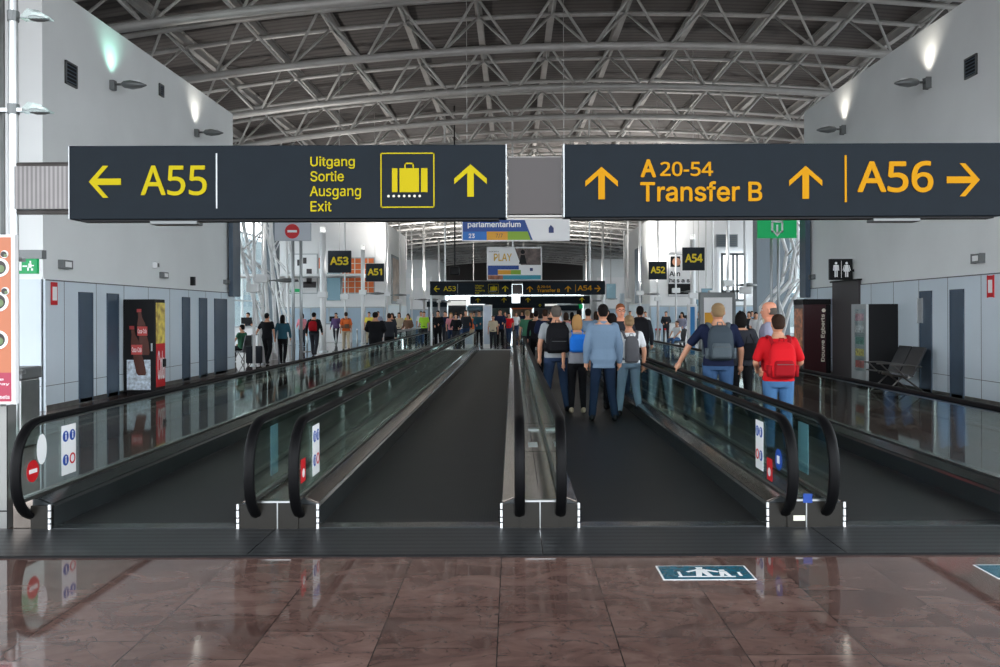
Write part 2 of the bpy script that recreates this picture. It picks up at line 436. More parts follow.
def truss(Y, label):
    r = thing('roof_truss', label, 'roof truss', (0, Y, 0), 0, 'arched steel trusses under the roof')
    W = .8; H = 1.2; ks = range(-6, 8)
    top = [k for k in range(-7, 8)]
    bx = [X0 + NODE*k for k in ks]
    b = MB(); b.tube([(x, 0, zr(x, Y)) for x in [bx[0] + (bx[-1]-bx[0])*i/40 for i in range(41)]], .115, 10)
    b.build('bottom_chord', M['truss'], r, True)
    tx = [X0 + NODE*(k+.5) for k in range(-7, 8)]
    for s in (-1, 1):
        b = MB(); b.tube([(x, s*W, zr(x, Y)+H) for x in [tx[0] + (tx[-1]-tx[0])*i/40 for i in range(41)]], .075, 8)
        b.build('top_chord', M['truss'], r, True)
    for x in bx:
        for s in (-1, 1):
            for q in (-.5, .5):
                xt = x + q*NODE
                g = .07 if q > 0 else -.07
                b = MB(); b.tube([(x+g, 0, zr(x, Y)), (xt - g*.6, s*W, zr(xt, Y)+H)], .042, 6)
                b.build('web_strut', M['truss'], r, True)
    for x in tx:
        if abs(x) < 16:
            b = MB(); b.tube([(x, -W, zr(x, Y)+H), (x, W, zr(x, Y)+H)], .035, 6); b.build('cross_tie', M['truss'], r, True)
    return r
ords = ['first and nearest', 'second', 'third', 'fourth', 'fifth', 'sixth', 'seventh', 'eighth', 'ninth', 'tenth', 'eleventh', 'twelfth', 'thirteenth', 'fourteenth', 'fifteenth', 'sixteenth', 'seventeenth', 'eighteenth', 'nineteenth', 'twentieth', 'twenty-first', 'twenty-second', 'twenty-third', 'twenty-fourth', 'twenty-fifth', 'twenty-sixth', 'last and farthest']
for i, Y in enumerate(TY):
    truss(Y, 'grey tubular steel arched truss crossing the hall, %s from the camera' % ords[i])
# longitudinal roof beams over every top node
wh = ['leftmost of all']
for k in range(-7, 8):
    x = X0 + NODE*(k+.5)
    b = MB(); pts = list(range(-8, 151, 3))
    for (dx0, dx1, z0, z1) in ((-.09, .09, 1.28, 1.31), (-.02, .02, 1.31, 1.57), (-.09, .09, 1.57, 1.60)):
        vs = []; fs = []
        for j, y in enumerate(pts):
            z = zr(x, y)
            vs += [(x+dx0, y, z+z0), (x+dx1, y, z+z0), (x+dx1, y, z+z1), (x+dx0, y, z+z1)]
            if j: o = (j-1)*4; fs += [(o+q, o+(q+1) % 4, o+4+(q+1) % 4, o+4+q) for q in range(4)]
        b.add(vs, fs)
    n = k + 8
    side = ('%s from the left wall side' % ords[n-1].replace('first and nearest', 'first')) if n < 8 else ('right over the middle divider' if n == 8 else '%s from the right wall side' % ords[15-n].replace('first and nearest', 'first'))
    tag(b.build('roof_beam', M['beam']), 'long grey roof beam running the length of the hall, %s' % side, 'beam', 'long roof beams above the trusses')

# end of the hall and outer roof edges
b = MB(); b.box(-19, 19, 150, 150.3, 7.3, 12); struct('wall_end', b, M['far_dark'])
b = MB(); b.box(-19, 19, 150, 150.3, 6.6, 7.3); struct('trim_2', b, M['white'])

# ------------------------------------------------------------------ moving walkways
Y0, Y1 = 6.72, 38.6
HT = .835; ZC = (HT + .08)/2; NR = (HT - .08)/2; YN = Y0 + .16; RY = 1.0
def rail_path(x, dy=0.0, r=NR):
    p = []
    for i in range(17):
        a = -PI/2 - PI*i/16
        p.append((x, YN + RY*r*math.copysign(abs(math.cos(a))**.85, math.cos(a)), ZC + r*math.copysign(abs(math.sin(a))**.9, math.sin(a))))
    p = p[0:]
    nseg = 12
    for i in range(1, nseg): p.append((x, YN + (Y1-.16-YN)*i/nseg, ZC + r))
    for i in range(17):
        a = PI/2 - PI*i/16
        p.append((x, Y1-.16 + r*math.cos(a), ZC + r*math.sin(a)))
    return p
RP = [(-.040,-.012),(-.040,.006),(-.030,.020),(0,.026),(.030,.020),(.040,.006),(.040,-.012),(.025,-.022),(-.025,-.022)]
PANELS = 20
def balustrade(parent, xb, s, label, outer):
    """s=+1: the balustrade stands to the right of the belt edge xb"""
    b = MB()
    # base: skirt, sloping inner deck, outer deck
    sk = [(0, .0), (0, .17), (.015, .19), (.12, .235), (.155, .235), (.155, 0)]
    b.prism([(xb + s*u, z) for u, z in sk], Y0, Y1, 'y')
    base = b.build('balustrade', M['skirt'], parent); base['label'] = label
    d = MB(); d.prism([(xb + s*u, z) for u, z in [(.014, .193), (.118, .238), (.12, .243), (.012, .199)]], Y0+.02, Y1-.02, 'y')
    d.build('inner_deck', M['skirt'] if outer else M['deck_metal'], base)
    if outer:
        d = MB(); d.prism([(xb + s*u, z) for u, z in [(.155, 0), (.155, .235), (.30, .235), (.305, .22), (.305, 0)]], Y0, Y1, 'y'); d.build('outer_deck', M['deck_metal'], base)
    xg = xb + s*(.166 if outer and s < 0 else .146)
    h = MB(); h.sweep(rail_path(xg), RP); h.build('handrail', M['rubber'], base, True)
    g = MB(); g.sweep([(p[0], p[1], p[2]) for p in rail_path(xg, 0, NR-.028)], [(-.012,-.012),(-.012,.006),(.012,.006),(.012,-.012)]); g.build('handrail_guide', M['steel'], base)
    # lower clamp rail for the glass
    g = MB(); g.box(xg-.018, xg+.018, YN-.28, Y1-.0, .235, .262); g.build('glass_clamp', M['steel_dark'], base)
    rr = NR - .04; L = (Y1-.16-YN)/PANELS
    for i in range(PANELS):
        y0 = YN + L*i; y1 = y0 + L - .012
        poly = []
        if i == 0:
            for k in range(13):
                a = PI/2 + PI*k/12
                yy, zz = YN + RY*rr*math.copysign(abs(math.cos(a))**.85, math.cos(a)), ZC + rr*math.copysign(abs(math.sin(a))**.9, math.sin(a))
                if zz < .25: zz = .25
                poly.append((yy, zz))
            poly = [(y1, ZC+rr)] + poly + [(y1, .25)]
        elif i == PANELS-1:
            for k in range(13):
                a = PI/2 - PI*k/12
                yy, zz = Y1-.16 + rr*math.cos(a), ZC + rr*math.sin(a)
                if zz < .25: zz = .25
                poly.append((yy, zz))
            poly = [(y0, ZC+rr)] + poly + [(y0, .25)]
        else: poly = [(y0, ZC+rr), (y1, ZC+rr), (y1, .25), (y0, .25)]
        g = MB(); g.prism(poly, xg-.005, xg+.005, 'x'); g.build('glass_panel', M['balustrade_glass'], base)
    # newel front and white marker post with black bands
    n = MB(); n.box(xb + s*.0, xb + s*.155, Y0-.03, Y0+.01, 0, .19); n.build('newel_front', M['newel'], base)
    p = MB(); p.box(xb - s*.003, xb + s*.014, Y0-.045, Y0-.03, .0, .2)
    p.build('marker_strip', M['plain_white'], base)
    p = MB()
    for z in (.05, .09, .15): p.box(xb - s*.016, xb + s*.016, Y0-.048, Y0-.03, z, z+.008)
    p.build('marker_band', M['black'], base)
    return base, xg
LANES = [(-3.56, -2.125), (-1.50, -.10), (.505, 1.945), (2.545, 3.95)]
lane_lab = ['empty moving walkway at far left, beside the wall with the drinks machine',
            'empty moving walkway left of the narrow middle divider',
            'moving walkway right of the middle divider, with the man in a blue jacket on it',
            'moving walkway at far right, carrying the man in the red t-shirt']
BAL = {}
for i, (a, c) in enumerate(LANES):
    t = thing('moving_walkway', lane_lab[i], 'moving walkway', (0, 0, 0), 0, 'parallel moving walkways')
    b = MB(); b.box(a, c, Y0+.12, Y1-.12, 0, .012); b.build('walkway_belt', M['belt'], t)
    b = MB(); b.box(a, c, Y0-.02, Y0+.12, 0, .016)
    k = a
    while k < c-.02: b.box(k+.004, k+.014, Y0+.12, Y0+.15, .004, .016); k += .022
    b.build('comb_plate', M['skirt'], t)
    b = MB(); b.box(a, c, Y1-.12, Y1+1.0, 0, .014); b.build('comb_plate', M['aluminium'], t)
    BAL[(i, -1)] = balustrade(t, a, -1, 'left side of the walkway', i == 0)
    BAL[(i, 1)] = balustrade(t, c, 1, 'right side of the walkway', i == 3)
# divider covers between neighbouring walkways
for (a, c, lab) in ((-2.125, -1.50, 'left of the two central walkways, with two black handrails'), (-.10, .505, 'between the two central walkways'), (1.945, 2.545, 'under the hand of the big man in navy')):
    t = thing('divider_deck', 'narrow stainless steel deck between handrails, ' + lab, 'divider', (0, 0, 0), 0, 'steel decks between walkways')
    b = MB(); b.box(a+.155, c-.155, Y0-.03, Y1+.03, .0, .222); b.build('deck_plate', M['deck_metal'], t)
    m_ = (a+c)/2
    f = MB(); f.box(a+.155, c-.155, Y0-.045, Y0-.03, 0, .215); f.build('end_plate', M['newel'], t)
    f = MB(); f.box(m_-.004, m_+.004, Y0-.05, Y0-.045, 0, .215); f.box(a+.155, c-.155, Y0-.06, Y0-.03, .212, .226); f.build('edge_trim', M['steel'], t)
    f = MB()
    for j in range(1, 14): f.box(a+.155, c-.155, Y0 + j*2.3, Y0 + j*2.3 + .01, .222, .2235)
    f.box(m_-.003, m_+.003, Y0+.4, Y1-.3, .222, .2235)
    f.build('deck_joint', M['black'], t)
    if a == -.10:
        f = MB(); f.box(m_-.04, m_+.06, Y0+2.6, Y0+2.95, .2235, .226); f.build('paper_label', M['plain_white'], t)
        f = MB(); f.box(m_-.02, m_+.11, Y0+3.9, Y0+4.05, .2235, .24); f.build('floor_box', M['aluminium'], t)
    if a == 1.945:
        f = MB(); f.box(m_-.10, m_-.01, Y0-.05, Y0-.046, .06, .1); f.build('rating_plate', M['cream'], t)
        f = MB(); f.box(m_-.03, m_+.04, Y0-.066, Y0-.06, .20, .27); f.build('blue_notice', M['blue_sign'], t)

# ribbed landing grille across the walkway entrances
t = thing('entrance_grille', 'dark ribbed metal floor grille across the entrances of the walkways', 'floor grille', (0, 0, 0))
for i, (a, c) in enumerate(((-5.2, -1.83), (-1.83, .20), (.20, 2.28), (2.28, 5.4))):
    b = MB(); b.box(a+.004, c-.004, 5.95, Y0-.02, .0, .010); b.build('grille_panel', M['grille'], t)
b = MB(); b.box(-5.2, 5.4, 5.925, 5.95, 0, .012); b.build('edge_strip', M['black'], t)

# stickers on the balustrade glass
def decal_mb(xg, side): return MB()
def plate_yz(x, y0, y1, z0, z1, th, m, parent, name):
    b = MB(); b.box(x, x+th, y0, y1, z0, z1); return b.build(name, m, parent)
def disc_yz(x, cy, cz, r, th, m, parent, name, n=18):
    b = MB(); b.prism([(cy + r*math.cos(2*PI*k/n), cz + r*math.sin(2*PI*k/n)) for k in range(n)], x, x+th, 'x'); return b.build(name, m, parent)
def notice(base, xg, sf, y, kind, yw=.2, z0=.33, z1=.74):
    """sf: the side (+1/-1 in x) of the glass the notice is seen from"""
    x = xg + sf*.006; th = sf*.003
    if kind == 'rules':
        p = plate_yz(x, y, y+yw, z0, z1, th, M['plain_white'], base, 'rules_notice')
        for j, (dy, dz) in enumerate(((.26, .78), (.74, .78), (.26, .30))):
            disc_yz(x+th, y+yw*dy, z0 + (z1-z0)*dz, yw*.2, th, M['blue_sign'], base, 'mandatory_symbol')
        b = MB(); cy, cz = y+yw*.74, z0+(z1-z0)*.3
        for k in range(18):
            a0, a1 = 2*PI*k/18, 2*PI*(k+1)/18
            b.prism([(cy+yw*.14*math.cos(a0), cz+yw*.14*math.sin(a0)), (cy+yw*.2*math.cos(a0), cz+yw*.2*math.sin(a0)), (cy+yw*.2*math.cos(a1), cz+yw*.2*math.sin(a1)), (cy+yw*.14*math.cos(a1), cz+yw*.14*math.sin(a1))], x+th, x+2*th, 'x')
        b.build('prohibition_symbol', M['red'], base)
        b = MB(); 
        for (dy, dz) in ((.26, .78), (.74, .78), (.26, .30)):
            cy, cz = y+yw*dy, z0 + (z1-z0)*dz
            b.box(x+2*th, x+2.6*th, cy-yw*.03, cy+yw*.03, cz-yw*.12, cz+yw*.06); b.box(x+2*th, x+2.6*th, cy-yw*.04, cy+yw*.04, cz+yw*.08, cz+yw*.14)
        b.build('white_figure', M['plain_white'], base)
    elif kind == 'pale':
        plate_yz(x, y, y+yw, z0, z1, th, M['light_blue'], base, 'notice_back')
    elif kind == 'noentry':
        disc_yz(x, y, z0, .085, th, M['red'], base, 'no_entry_symbol'); plate_yz(x+th, y-.055, y+.055, z0-.016, z0+.016, th, M['plain_white'], base, 'white_bar')
    elif kind == 'redsq':
        plate_yz(x, y-.07, y+.07, z0-.09, z0+.09, th, M['red'], base, 'red_notice'); disc_yz(x+th, y, z0-.02, .035, th, M['plain_white'], base, 'white_dot')
    elif kind == 'blue':
        disc_yz(x, y, z0, .085, th, M['blue_sign'], base, 'blue_disc'); plate_yz(x+th, y-.03, y+.03, z0-.03, z0+.03, th, M['plain_white'], base, 'white_mark')
    elif kind == 'ellipse':
        b = MB(); b.prism([(y + .07*math.cos(2*PI*k/18), z0 + .12*math.sin(2*PI*k/18)) for k in range(18)], x, x+th, 'x'); b.build('pale_oval_sticker', M['white'], base)
notice(*BAL[(0,-1)], 1, 7.16, 'rules', .23)
notice(*BAL[(0,-1)], 1, 6.73, 'noentry', z0=.45)
notice(*BAL[(0,-1)], 1, 6.86, 'ellipse', z0=.60)
notice(*BAL[(0,1)], -1, 7.12, 'pale', .22)
notice(*BAL[(1,-1)], 1, 7.10, 'rules', .24)
notice(*BAL[(1,-1)], 1, 6.78, 'redsq', z0=.44)
notice(*BAL[(2,1)], -1, 7.26, 'rules', .22)
notice(*BAL[(2,1)], -1, 7.08, 'redsq', z0=.38)
notice(*BAL[(2,1)], -1, 6.84, 'blue', z0=.50)
notice(*BAL[(3,-1)], 1, 7.1, 'pale', .25)

# floor pictograms in the marble
for (x0, x1, lab) in ((.925, 1.507, 'blue floor sticker with white figures in front of the walkway with the blue-jacket man'), (3.0, 3.6, 'blue floor sticker at the right edge, in front of the far right walkway')):
    t = thing('floor_sticker', lab, 'floor sticker', (x0, 5.39, .001), 0, 'blue stickers on the marble floor')
    W_ = x1 - x0; H_ = .30
    b = MB(); b.box(0, W_, 0, H_, 0, .002); b.build('white_border', M['plain_white'], t)
    b = MB(); b.box(.012, W_-.012, .012, H_-.012, .002, .0035); b.build('blue_field', M['teal'], t)
    b = MB()
    def pz(poly): b.prism([(p[0]*W_, p[1]*H_) for p in poly], .0035, .0045, 'z')
    pz([(.18,.18),(.80,.18),(.80,.23),(.18,.23)])
    pz([(.38,.25),(.44,.25),(.47,.5),(.50,.25),(.56,.25),(.52,.72),(.42,.72)])
    pz([(.44,.76),(.50,.76),(.51,.86),(.43,.86)])
    pz([(.32,.52),(.42,.62),(.42,.70),(.30,.56)]); pz([(.52,.62),(.64,.50),(.66,.56),(.53,.70)])
    pz([(.64,.25),(.68,.25),(.70,.42),(.72,.25),(.76,.25),(.74,.56),(.66,.56)]); pz([(.67,.60),(.73,.60),(.73,.68),(.67,.68)])
    pz([(.20,.25),(.23,.25),(.23,.55),(.20,.55)]); pz([(.85,.25),(.88,.25),(.88,.5),(.85,.5)])
    b.build('walking_figures', M['plain_white'], t)

# ------------------------------------------------------------------ overhead gate signs
SY = 6.9
def gate_sign(Y, l_no, r_no, near):
    k = Y / SY
    def P(px): return (px - .5 - VX) * SY / F * k
    SQ = 1.0 if near else 1.0
    def Z(py): return EYE + (VY - py) * SY / F * (k if near else 1.0)  # far sign hangs at its own height
    if not near:
        z_of = lambda py: EYE + (313 - 283)*Y/F - (py - 146)*(12.0*Y/F)/73.5
        Z = z_of
        P = lambda px: (430 - VX)*Y/F + (px - 70)*((605-430)*Y/F)/(1003-70)
    T = .16
    Zq = Z; Z = lambda py: Zq(py - 1.6)
    lay = 'near the camera' if near else 'far down the hall'
    # left board
    t = thing('gate_sign', 'dark %shanging sign board reading %s with baggage exit text, %s' % ('wide ' if near else 'small ', l_no, lay), 'sign', (0, Y, 0), 0, 'dark direction signs over the walkways')
    b = MB(); b.bbox(P(70), P(507), 0, T, Z(219.5), Z(146), .006); b.build('sign_panel', M['sign_dark'], t)
    b = MB(); b.box(P(70)-.004, P(70)+.004, -.004, T, Z(219.5), Z(146)); b.box(P(507)-.002, P(507)+.006, -.008, T, Z(219.5), Z(146)); b.box(P(217), P(218.3), -.004, 0, Z(209), Z(154)); b.builds('sign_edge', M['aluminium'], t)
    y = -.001
    arrow(P(106), Z(182), (P(122)-P(90))/2, PI/2, y, M['yellow'], t)
    text(l_no, P(142), P(208), Z(196), Z(166), y, M['yellow'], t, bold=.006)
    for s_, (a, c, e, f_) in {'Uitgang': (311.5, 356, 169, 157.5), 'Sortie': (311.5, 345, 181.5, 172), 'Ausgang': (311, 362, 199.5, 187), 'Exit': (311.5, 332.5, 211.5, 202)}.items():
        text(s_, P(a), P(c), Z(e+1), Z(f_), y, M['yellow'], t, bold=.006)
    b = MB()
    for (a, c, e, f_) in ((381.5, 435.5, 154, 155.2), (381.5, 435.5, 207.8, 209), (381.5, 382.7, 154, 209), (434.3, 435.5, 154, 209)):
        b.box(P(a), P(c), y-.004, y, Z(f_), Z(e))
    b.build('pictogram_frame', M['yellow'], t)
    b = MB(); b.bbox(P(400.5), P(420), y-.006, y, Z(193.5), Z(169.5), .0025)
    b.bbox(P(393), P(398.5), y-.006, y, Z(193.5), Z(169.5), .0025); b.bbox(P(422), P(428.5), y-.006, y, Z(193.5), Z(169.5), .0025)
    b.box(P(405.5), P(415), y-.005, y, Z(165.5), Z(164)); b.box(P(405.5), P(406.8), y-.005, y, Z(169.5), Z(164)); b.box(P(413.7), P(415), y-.005, y, Z(169.5), Z(164))
    b.build('suitcase_symbol', M['yellow'], t)
    b = MB()
    for j in range(7): disc(b, P(389.5 + j*5.2), Z(197.3), (P(391)-P(389.7)), y, .004, 10)
    b.build('dotted_line', M['cream'], t)
    arrow(P(471.5), Z(182), (P(487.5)-P(455))/2, 0, y, M['yellow'], t)
    b = MB(); b.box(P(80), P(500), .02, T-.02, Z(221.5), Z(219.4)); b.builds('lower_rail', M['black'], t)
    b = MB(); b.bbox(P(150), P(197), .01, T-.01, Z(224.5), Z(221), .004); b.build('lamp_housing', M['lamp_grey'], t)
    # right board
    t2 = thing('gate_sign', 'dark %shanging sign board reading %s and Transfer B, %s' % ('wide ' if near else 'small ', r_no, lay), 'sign', (0, Y, 0), 0, 'dark direction signs over the walkways')
    b = MB(); b.bbox(P(565), P(1004), 0, T, Z(219), Z(146), .006); b.build('sign_panel', M['sign_dark'], t2)
    b = MB(); b.box(P(565)-.006, P(565)+.004, -.008, T, Z(219), Z(146)); b.builds('sign_edge', M['aluminium'], t2)
    arrow(P(602.5), Z(185), (P(619)-P(586.5))/2, 0, y, M['amber'], t2)
    text('A', P(641.5), P(657), Z(179.5), Z(161.5), y, M['amber'], t2, bold=.02)
    text('20-54', P(661), P(714), Z(178.5), Z(164), y, M['amber'], t2, bold=.01)
    b = MB(); b.box(P(658), P(660), y-.003, y, Z(180), Z(178.5)); 
    text('Transfer B', P(641), P(763), Z(204), Z(183.5), y, M['amber'], t2, bold=.01)
    arrow(P(806.5), Z(185), (P(823)-P(790))/2, 0, y, M['amber'], t2)
    b = MB(); b.box(P(845.5), P(847.5), y-.004, y, Z(205), Z(158)); b.build('divider_line', M['amber'], t2)
    text(r_no, P(858), P(934), Z(195.5), Z(164), y, M['amber'], t2, bold=.01)
    arrow(P(964), Z(183), (P(981)-P(948))/2, -PI/2, y, M['amber'], t2)
    b = MB(); b.box(P(572), P(996), .02, T-.02, Z(221), Z(218.8)); b.builds('lower_rail', M['black'], t2)
    b = MB(); b.bbox(P(875), P(922), .01, T-.01, Z(224), Z(221), .004); b.build('lamp_housing', M['lamp_grey'], t2)
    # link plate between the boards
    t3 = thing('sign_link', 'brown metal link plate joining the two dark sign boards, ' + lay, 'panel', (0, Y, 0), 0, 'brown plates joining sign boards')
    b = MB(); b.box(P(509), P(563), .04, T-.04, Z(215), Z(158)); b.build('link_plate', M['brown_plate'], t3)
    b = MB(); b.box(P(509), P(563), .06, T-.06, Z(218), Z(216)); b.box(P(509), P(563), .06, T-.06, Z(158), Z(157)); b.builds('link_rail', M['steel_dark'], t3)
    return P, Z
P1, Z1 = gate_sign(SY, 'A55', 'A56', True)
gate_sign(39.0, 'A53', 'A54', False)

# support bracket to the left pillar
def bracket(name, x0, x1, lab):
    t = thing(name, lab, 'sign bracket', (0, SY, 0))
    b = MB(); b.box(x0, x1, .05, .11, Z1(208), Z1(165)); b.build('corrugated_infill', M['corrugated'], t)
    b = MB(); b.tube([(x0, .08, Z1(163)), (x1, .08, Z1(163))], .02, 8); b.tube([(x0, .08, Z1(211)), (x1, .08, Z1(211))], .02, 8); b.builds('bracket_rail', M['steel_dark'], t)
bracket('sign_bracket', P1(12), P1(70), 'grey corrugated bracket holding the left sign board on the pillar')
bracket('sign_bracket', P1(1003), P1(1060), 'grey bracket right of the sign board at the right edge')

# pillar at left with two lamps, steel casing, poster
t = thing('steel_pillar', 'stainless steel pillar at the left edge carrying the sign bracket', 'pillar', (0, SY, 0))
b = MB(); b.tube([(P1(9), .08, 0), (P1(9), .08, 5.2)], .035, 12); b.tube([(P1(-14), .1, 0), (P1(-14), .1, 5.2)], .09, 16); b.builds('post', M['steel'], t)
b = MB()
for z in (1.2, 2.1, 3.3): b.cbox((P1(-2), .08, z), (P1(20)-P1(-22), .05, .03))
b.builds('tie_plate', M['steel'], t)
b = MB(); b.box(-5.0, -3.93, -.14, -.02, .0, .95); b.build('casing', mat('casing_steel', (.26, .26, .25), .35, metal=.5), t)
b = MB(); b.box(-5.0, -3.93, -.145, -.14, .13, .14); b.box(-3.935, -3.93, -.146, -.14, .0, .95); b.build('casing_joint', M['black'], t)
t = thing('advertising_poster', 'tall orange and pink poster with round food pictures on the left pillar', 'poster', (0, SY-.28, 0))
x1 = -3.79; x0 = -4.55
b = MB(); b.box(x0, x1, 0, .05, .98, 2.27); b.build('poster_frame', M['plain_white'], t)
b = MB(); b.box(x0+.03, x1-.028, -.004, 0, 1.22, 2.25); b.build('orange_field', M['orange_pale'], t)
b = MB(); b.box(x0+.03, x1-.028, -.004, 0, 1.0, 1.22); b.build('pink_field', M['pink'], t)
b = MB(); b2 = MB(); b3 = MB()
for (x, z, r) in ((-3.90, 2.02, .07), (-3.865, 2.12, .03), (-3.91, 1.76, .075), (-3.86, 1.84, .03), (-3.91, 1.47, .07)):
    disc(b, x, z, r, -.004); disc(b2, x-.005, z, r*.75, -.007); disc(b3, x+.01, z-.01, r*.4, -.01)
b.builds('white_plate', M['plain_white'], t); b2.builds('food_picture', M['brown_plate'], t); b3.builds('food_picture', mat('food_green', lin(110, 130, 90), .5), t)
text('simple\nas away', -4.05, -3.83, 1.12, 1.18, -.004, M['plain_white'], t)
text('brussels', -3.99, -3.83, 1.02, 1.05, -.004, M['plain_white'], t)

# reflective uplight lamp heads
def lamp_head(parent, x0, z, sgn, L=.50, y=0, rs=1.0):
    b = MB()
    prof = [(0, .03), (.12, .07), (.40, .09), (.75, .06), (1.0, .015)]; prof = [(u, r*rs) for u, r in prof]
    b.tube([(x0, y, z), (x0+sgn*.16, y, z)], .025*rs, 8); b.build('lamp_arm', M['lamp_grey'], parent, True)
    b = MB(); b.tube([(x0 + sgn*(.12 + u*L), y, z - .02*u) for u, r in prof], [r for u, r in prof], 12, sx=1.5); b.build('lamp_head', M['lamp_grey'], parent, True)
    b = MB(); b.tube([(x0 + sgn*(.12 + L*.2), y, z+.05*rs), (x0 + sgn*(.12+L*.75), y, z+.06*rs)], .03*rs, 8); b.build('lamp_glass', M['white'], parent, True)
def wall_lamp(Y, z, sgn, x, col, lab, power):
    t = thing('wall_uplight', lab, 'wall lamp', (x, Y, z), 0, 'uplights on the high walls')
    b = MB(); b.bbox(0, sgn*.10, -.07, .07, -.12, .08, .015); b.build('wall_plate', M['lamp_grey'], t)
    lamp_head(t, sgn*.1, 0, sgn)
    l = bpy.data.lights.new('uplight', 'SPOT'); l.energy = power*.42; l.color = col; l.spot_size = math.radians(120); l.spot_blend = 1.0; l.shadow_soft_size = .10
    lo = bpy.data.objects.new('uplight', l); COL.objects.link(lo); lo.parent = t; lo.location = (sgn*.19, 0, .16)
    lo.rotation_euler = (PI, sgn*math.radians(8), 0)
wall_lamp(17.55, 6.30, 1, XL, (.45, 1, .80), 'uplight with a greenish glow on the left wall, nearer of its two', 60)
wall_lamp(22.2, 6.30, 1, XL, (1, .95, .85), 'uplight with a white glow on the left wall, near its far end', 60)
wall_lamp(17.6, 6.30, -1, XR, (1, .93, .82), 'uplight with a warm glow on the right wall beside the vent, nearer of its two', 60)
wall_lamp(22.1, 6.30, -1, XR, (1, .93, .82), 'uplight with a warm glow on the right wall, near its far end', 60)
for z, lab in ((Z1(14), 'upper of the two lamps on the left pillar, cut by the top edge'), (Z1(108), 'lower of the two slim lamps on the left pillar above the sign bracket')):
    t = thing('pillar_lamp', 'grey ' + lab, 'lamp', (P1(9), SY+.08, z), 0, 'lamps on the left pillar')
    b = MB(); b.tube([(0, 0, -.03), (0, 0, .05)], .045, 10); b.build('clamp', M['lamp_grey'], t)
    lamp_head(t, .0, 0, 1, .17, rs=.3)
    b = MB(); b.prism([(.08, 0), (.13, .06), (.22, .045), (.31, -.01), (.3, -.02), (.08, -.02)], -.04, .04, 'y'); b.build('glass_shade', M['balustrade_glass'], t)

# vents on the walls
def vent(x, sgn, Y, z, wdt, h, lab):
    t = thing('wall_vent', lab, 'vent', (x, Y, z), 0, 'vents high on the walls')
    b = MB(); b.box(0, sgn*.02, -wdt/2, wdt/2, -h/2, h/2); b.build('vent_backing', M['black'], t)
    b = MB()
    for (a, c, e, f_) in ((-wdt/2, -wdt/2+.03, -h/2, h/2), (wdt/2-.03, wdt/2, -h/2, h/2), (-wdt/2, wdt/2, -h/2, -h/2+.03), (-wdt/2, wdt/2, h/2-.03, h/2)): b.box(0, sgn*.035, a, c, e, f_)
    b.build('vent_frame', M['lamp_grey'], t)
    for j in range(5):
        zz = -h/2 + h*(j+1)/6
        b = MB(); b.box(sgn*.02, sgn*.03, -wdt/2+.03, wdt/2-.03, zz-.012, zz+.006); b.build('louvre', M['dark_strip'], t)
vent(XL, 1, 15.95, 6.06, .42, .42, 'dark louvred vent near the front corner of the left wall')
vent(XL, 1, 20.05, 6.82, .25, .28, 'small grey vent near the top of the left wall between the uplights')
vent(XR, -1, 16.0, 6.16, .42, .38, 'dark louvred vent on the right wall near the right edge')

# small wall fittings
def fitting(name, cat, x, sgn, px, py, wdt, h, m, lab, grp='small fittings on the walls', d=.1, second=None, off=.001):
    x += sgn*off
    Y = F*abs(x)/abs(px - VX); z = EYE + (VY - py)*Y/F
    t = thing(name, lab, cat, (x + sgn*.0, Y, z), 0, grp)
    b = MB(); b.bbox(0, sgn*d, -wdt/2, wdt/2, -h/2, h/2, .008); b.build('housing', m, t)
    if second: c = MB(); c.box(sgn*d, sgn*(d+.01), -wdt*.3, wdt*.3, -h*.3, h*.3); c.build('front', second, t)
    return t
fitting('emergency_light', 'emergency light', XL, 1, 63, 263, .35, .16, M['lamp_grey'], 'small twin emergency light on the left wall above the red fire sign', second=M['plain_white'])
fitting('emergency_light', 'emergency light', XL, 1, 162, 274, .3, .14, M['lamp_grey'], 'small emergency light on the left wall above the drinks machine', second=M['plain_white'])
fitting('smoke_detector', 'detector', XL, 1, 154, 264, .14, .14, M['white'], 'tiny white detector box above the drinks machine', second=M['lamp_grey'])
fitting('wall_speaker', 'speaker', XL, 1, 191, 280, .12, .22, M['black'], 'small black speaker on the left wall above the dark doors')
fitting('junction_box', 'box', XL, 1, 225, 281, .3, .12, M['lamp_grey'], 'small grey box near the far end of the left wall')
fitting('fire_sign', 'sign', XL+.045, 1, 54, 292, .22, .40, M['red'], 'red fire notice with white marks on the left cladding', d=.01, second=M['plain_white'])
fitting('emergency_light', 'emergency light', XR, -1, 981, 260, .3, .16, M['lamp_grey'], 'small twin emergency light on the right wall above the cladding', second=M['plain_white'])
fitting('fire_sign', 'sign', XR-.045, -1, 991, 288, .2, .38, M['red'], 'red fire notice with white marks at the right edge', d=.01, second=M['plain_white'])
fitting('junction_box', 'box', XR, -1, 814, 278, .25, .12, M['lamp_grey'], 'small grey box beside the restroom sign on the right wall')
fitting('notice_board', 'notice', XR-.045, -1, 921, 312, .2, .5, M['aluminium'], 'narrow grey notice holder left of the dark doors on the right wall', d=.03)
fitting('blade_panel', 'panel', XL+.0, 1, 232.8, 252, .7, 2.5, M['dark_strip'], 'tall dark blade panel at the far end of the left wall', d=.12, off=.06)
fitting('blade_panel', 'panel', XR-.0, -1, 807.2, 258, .5, 2.3, M['dark_strip'], 'tall dark blade panel at the far end of the right wall', d=.12, off=.06)

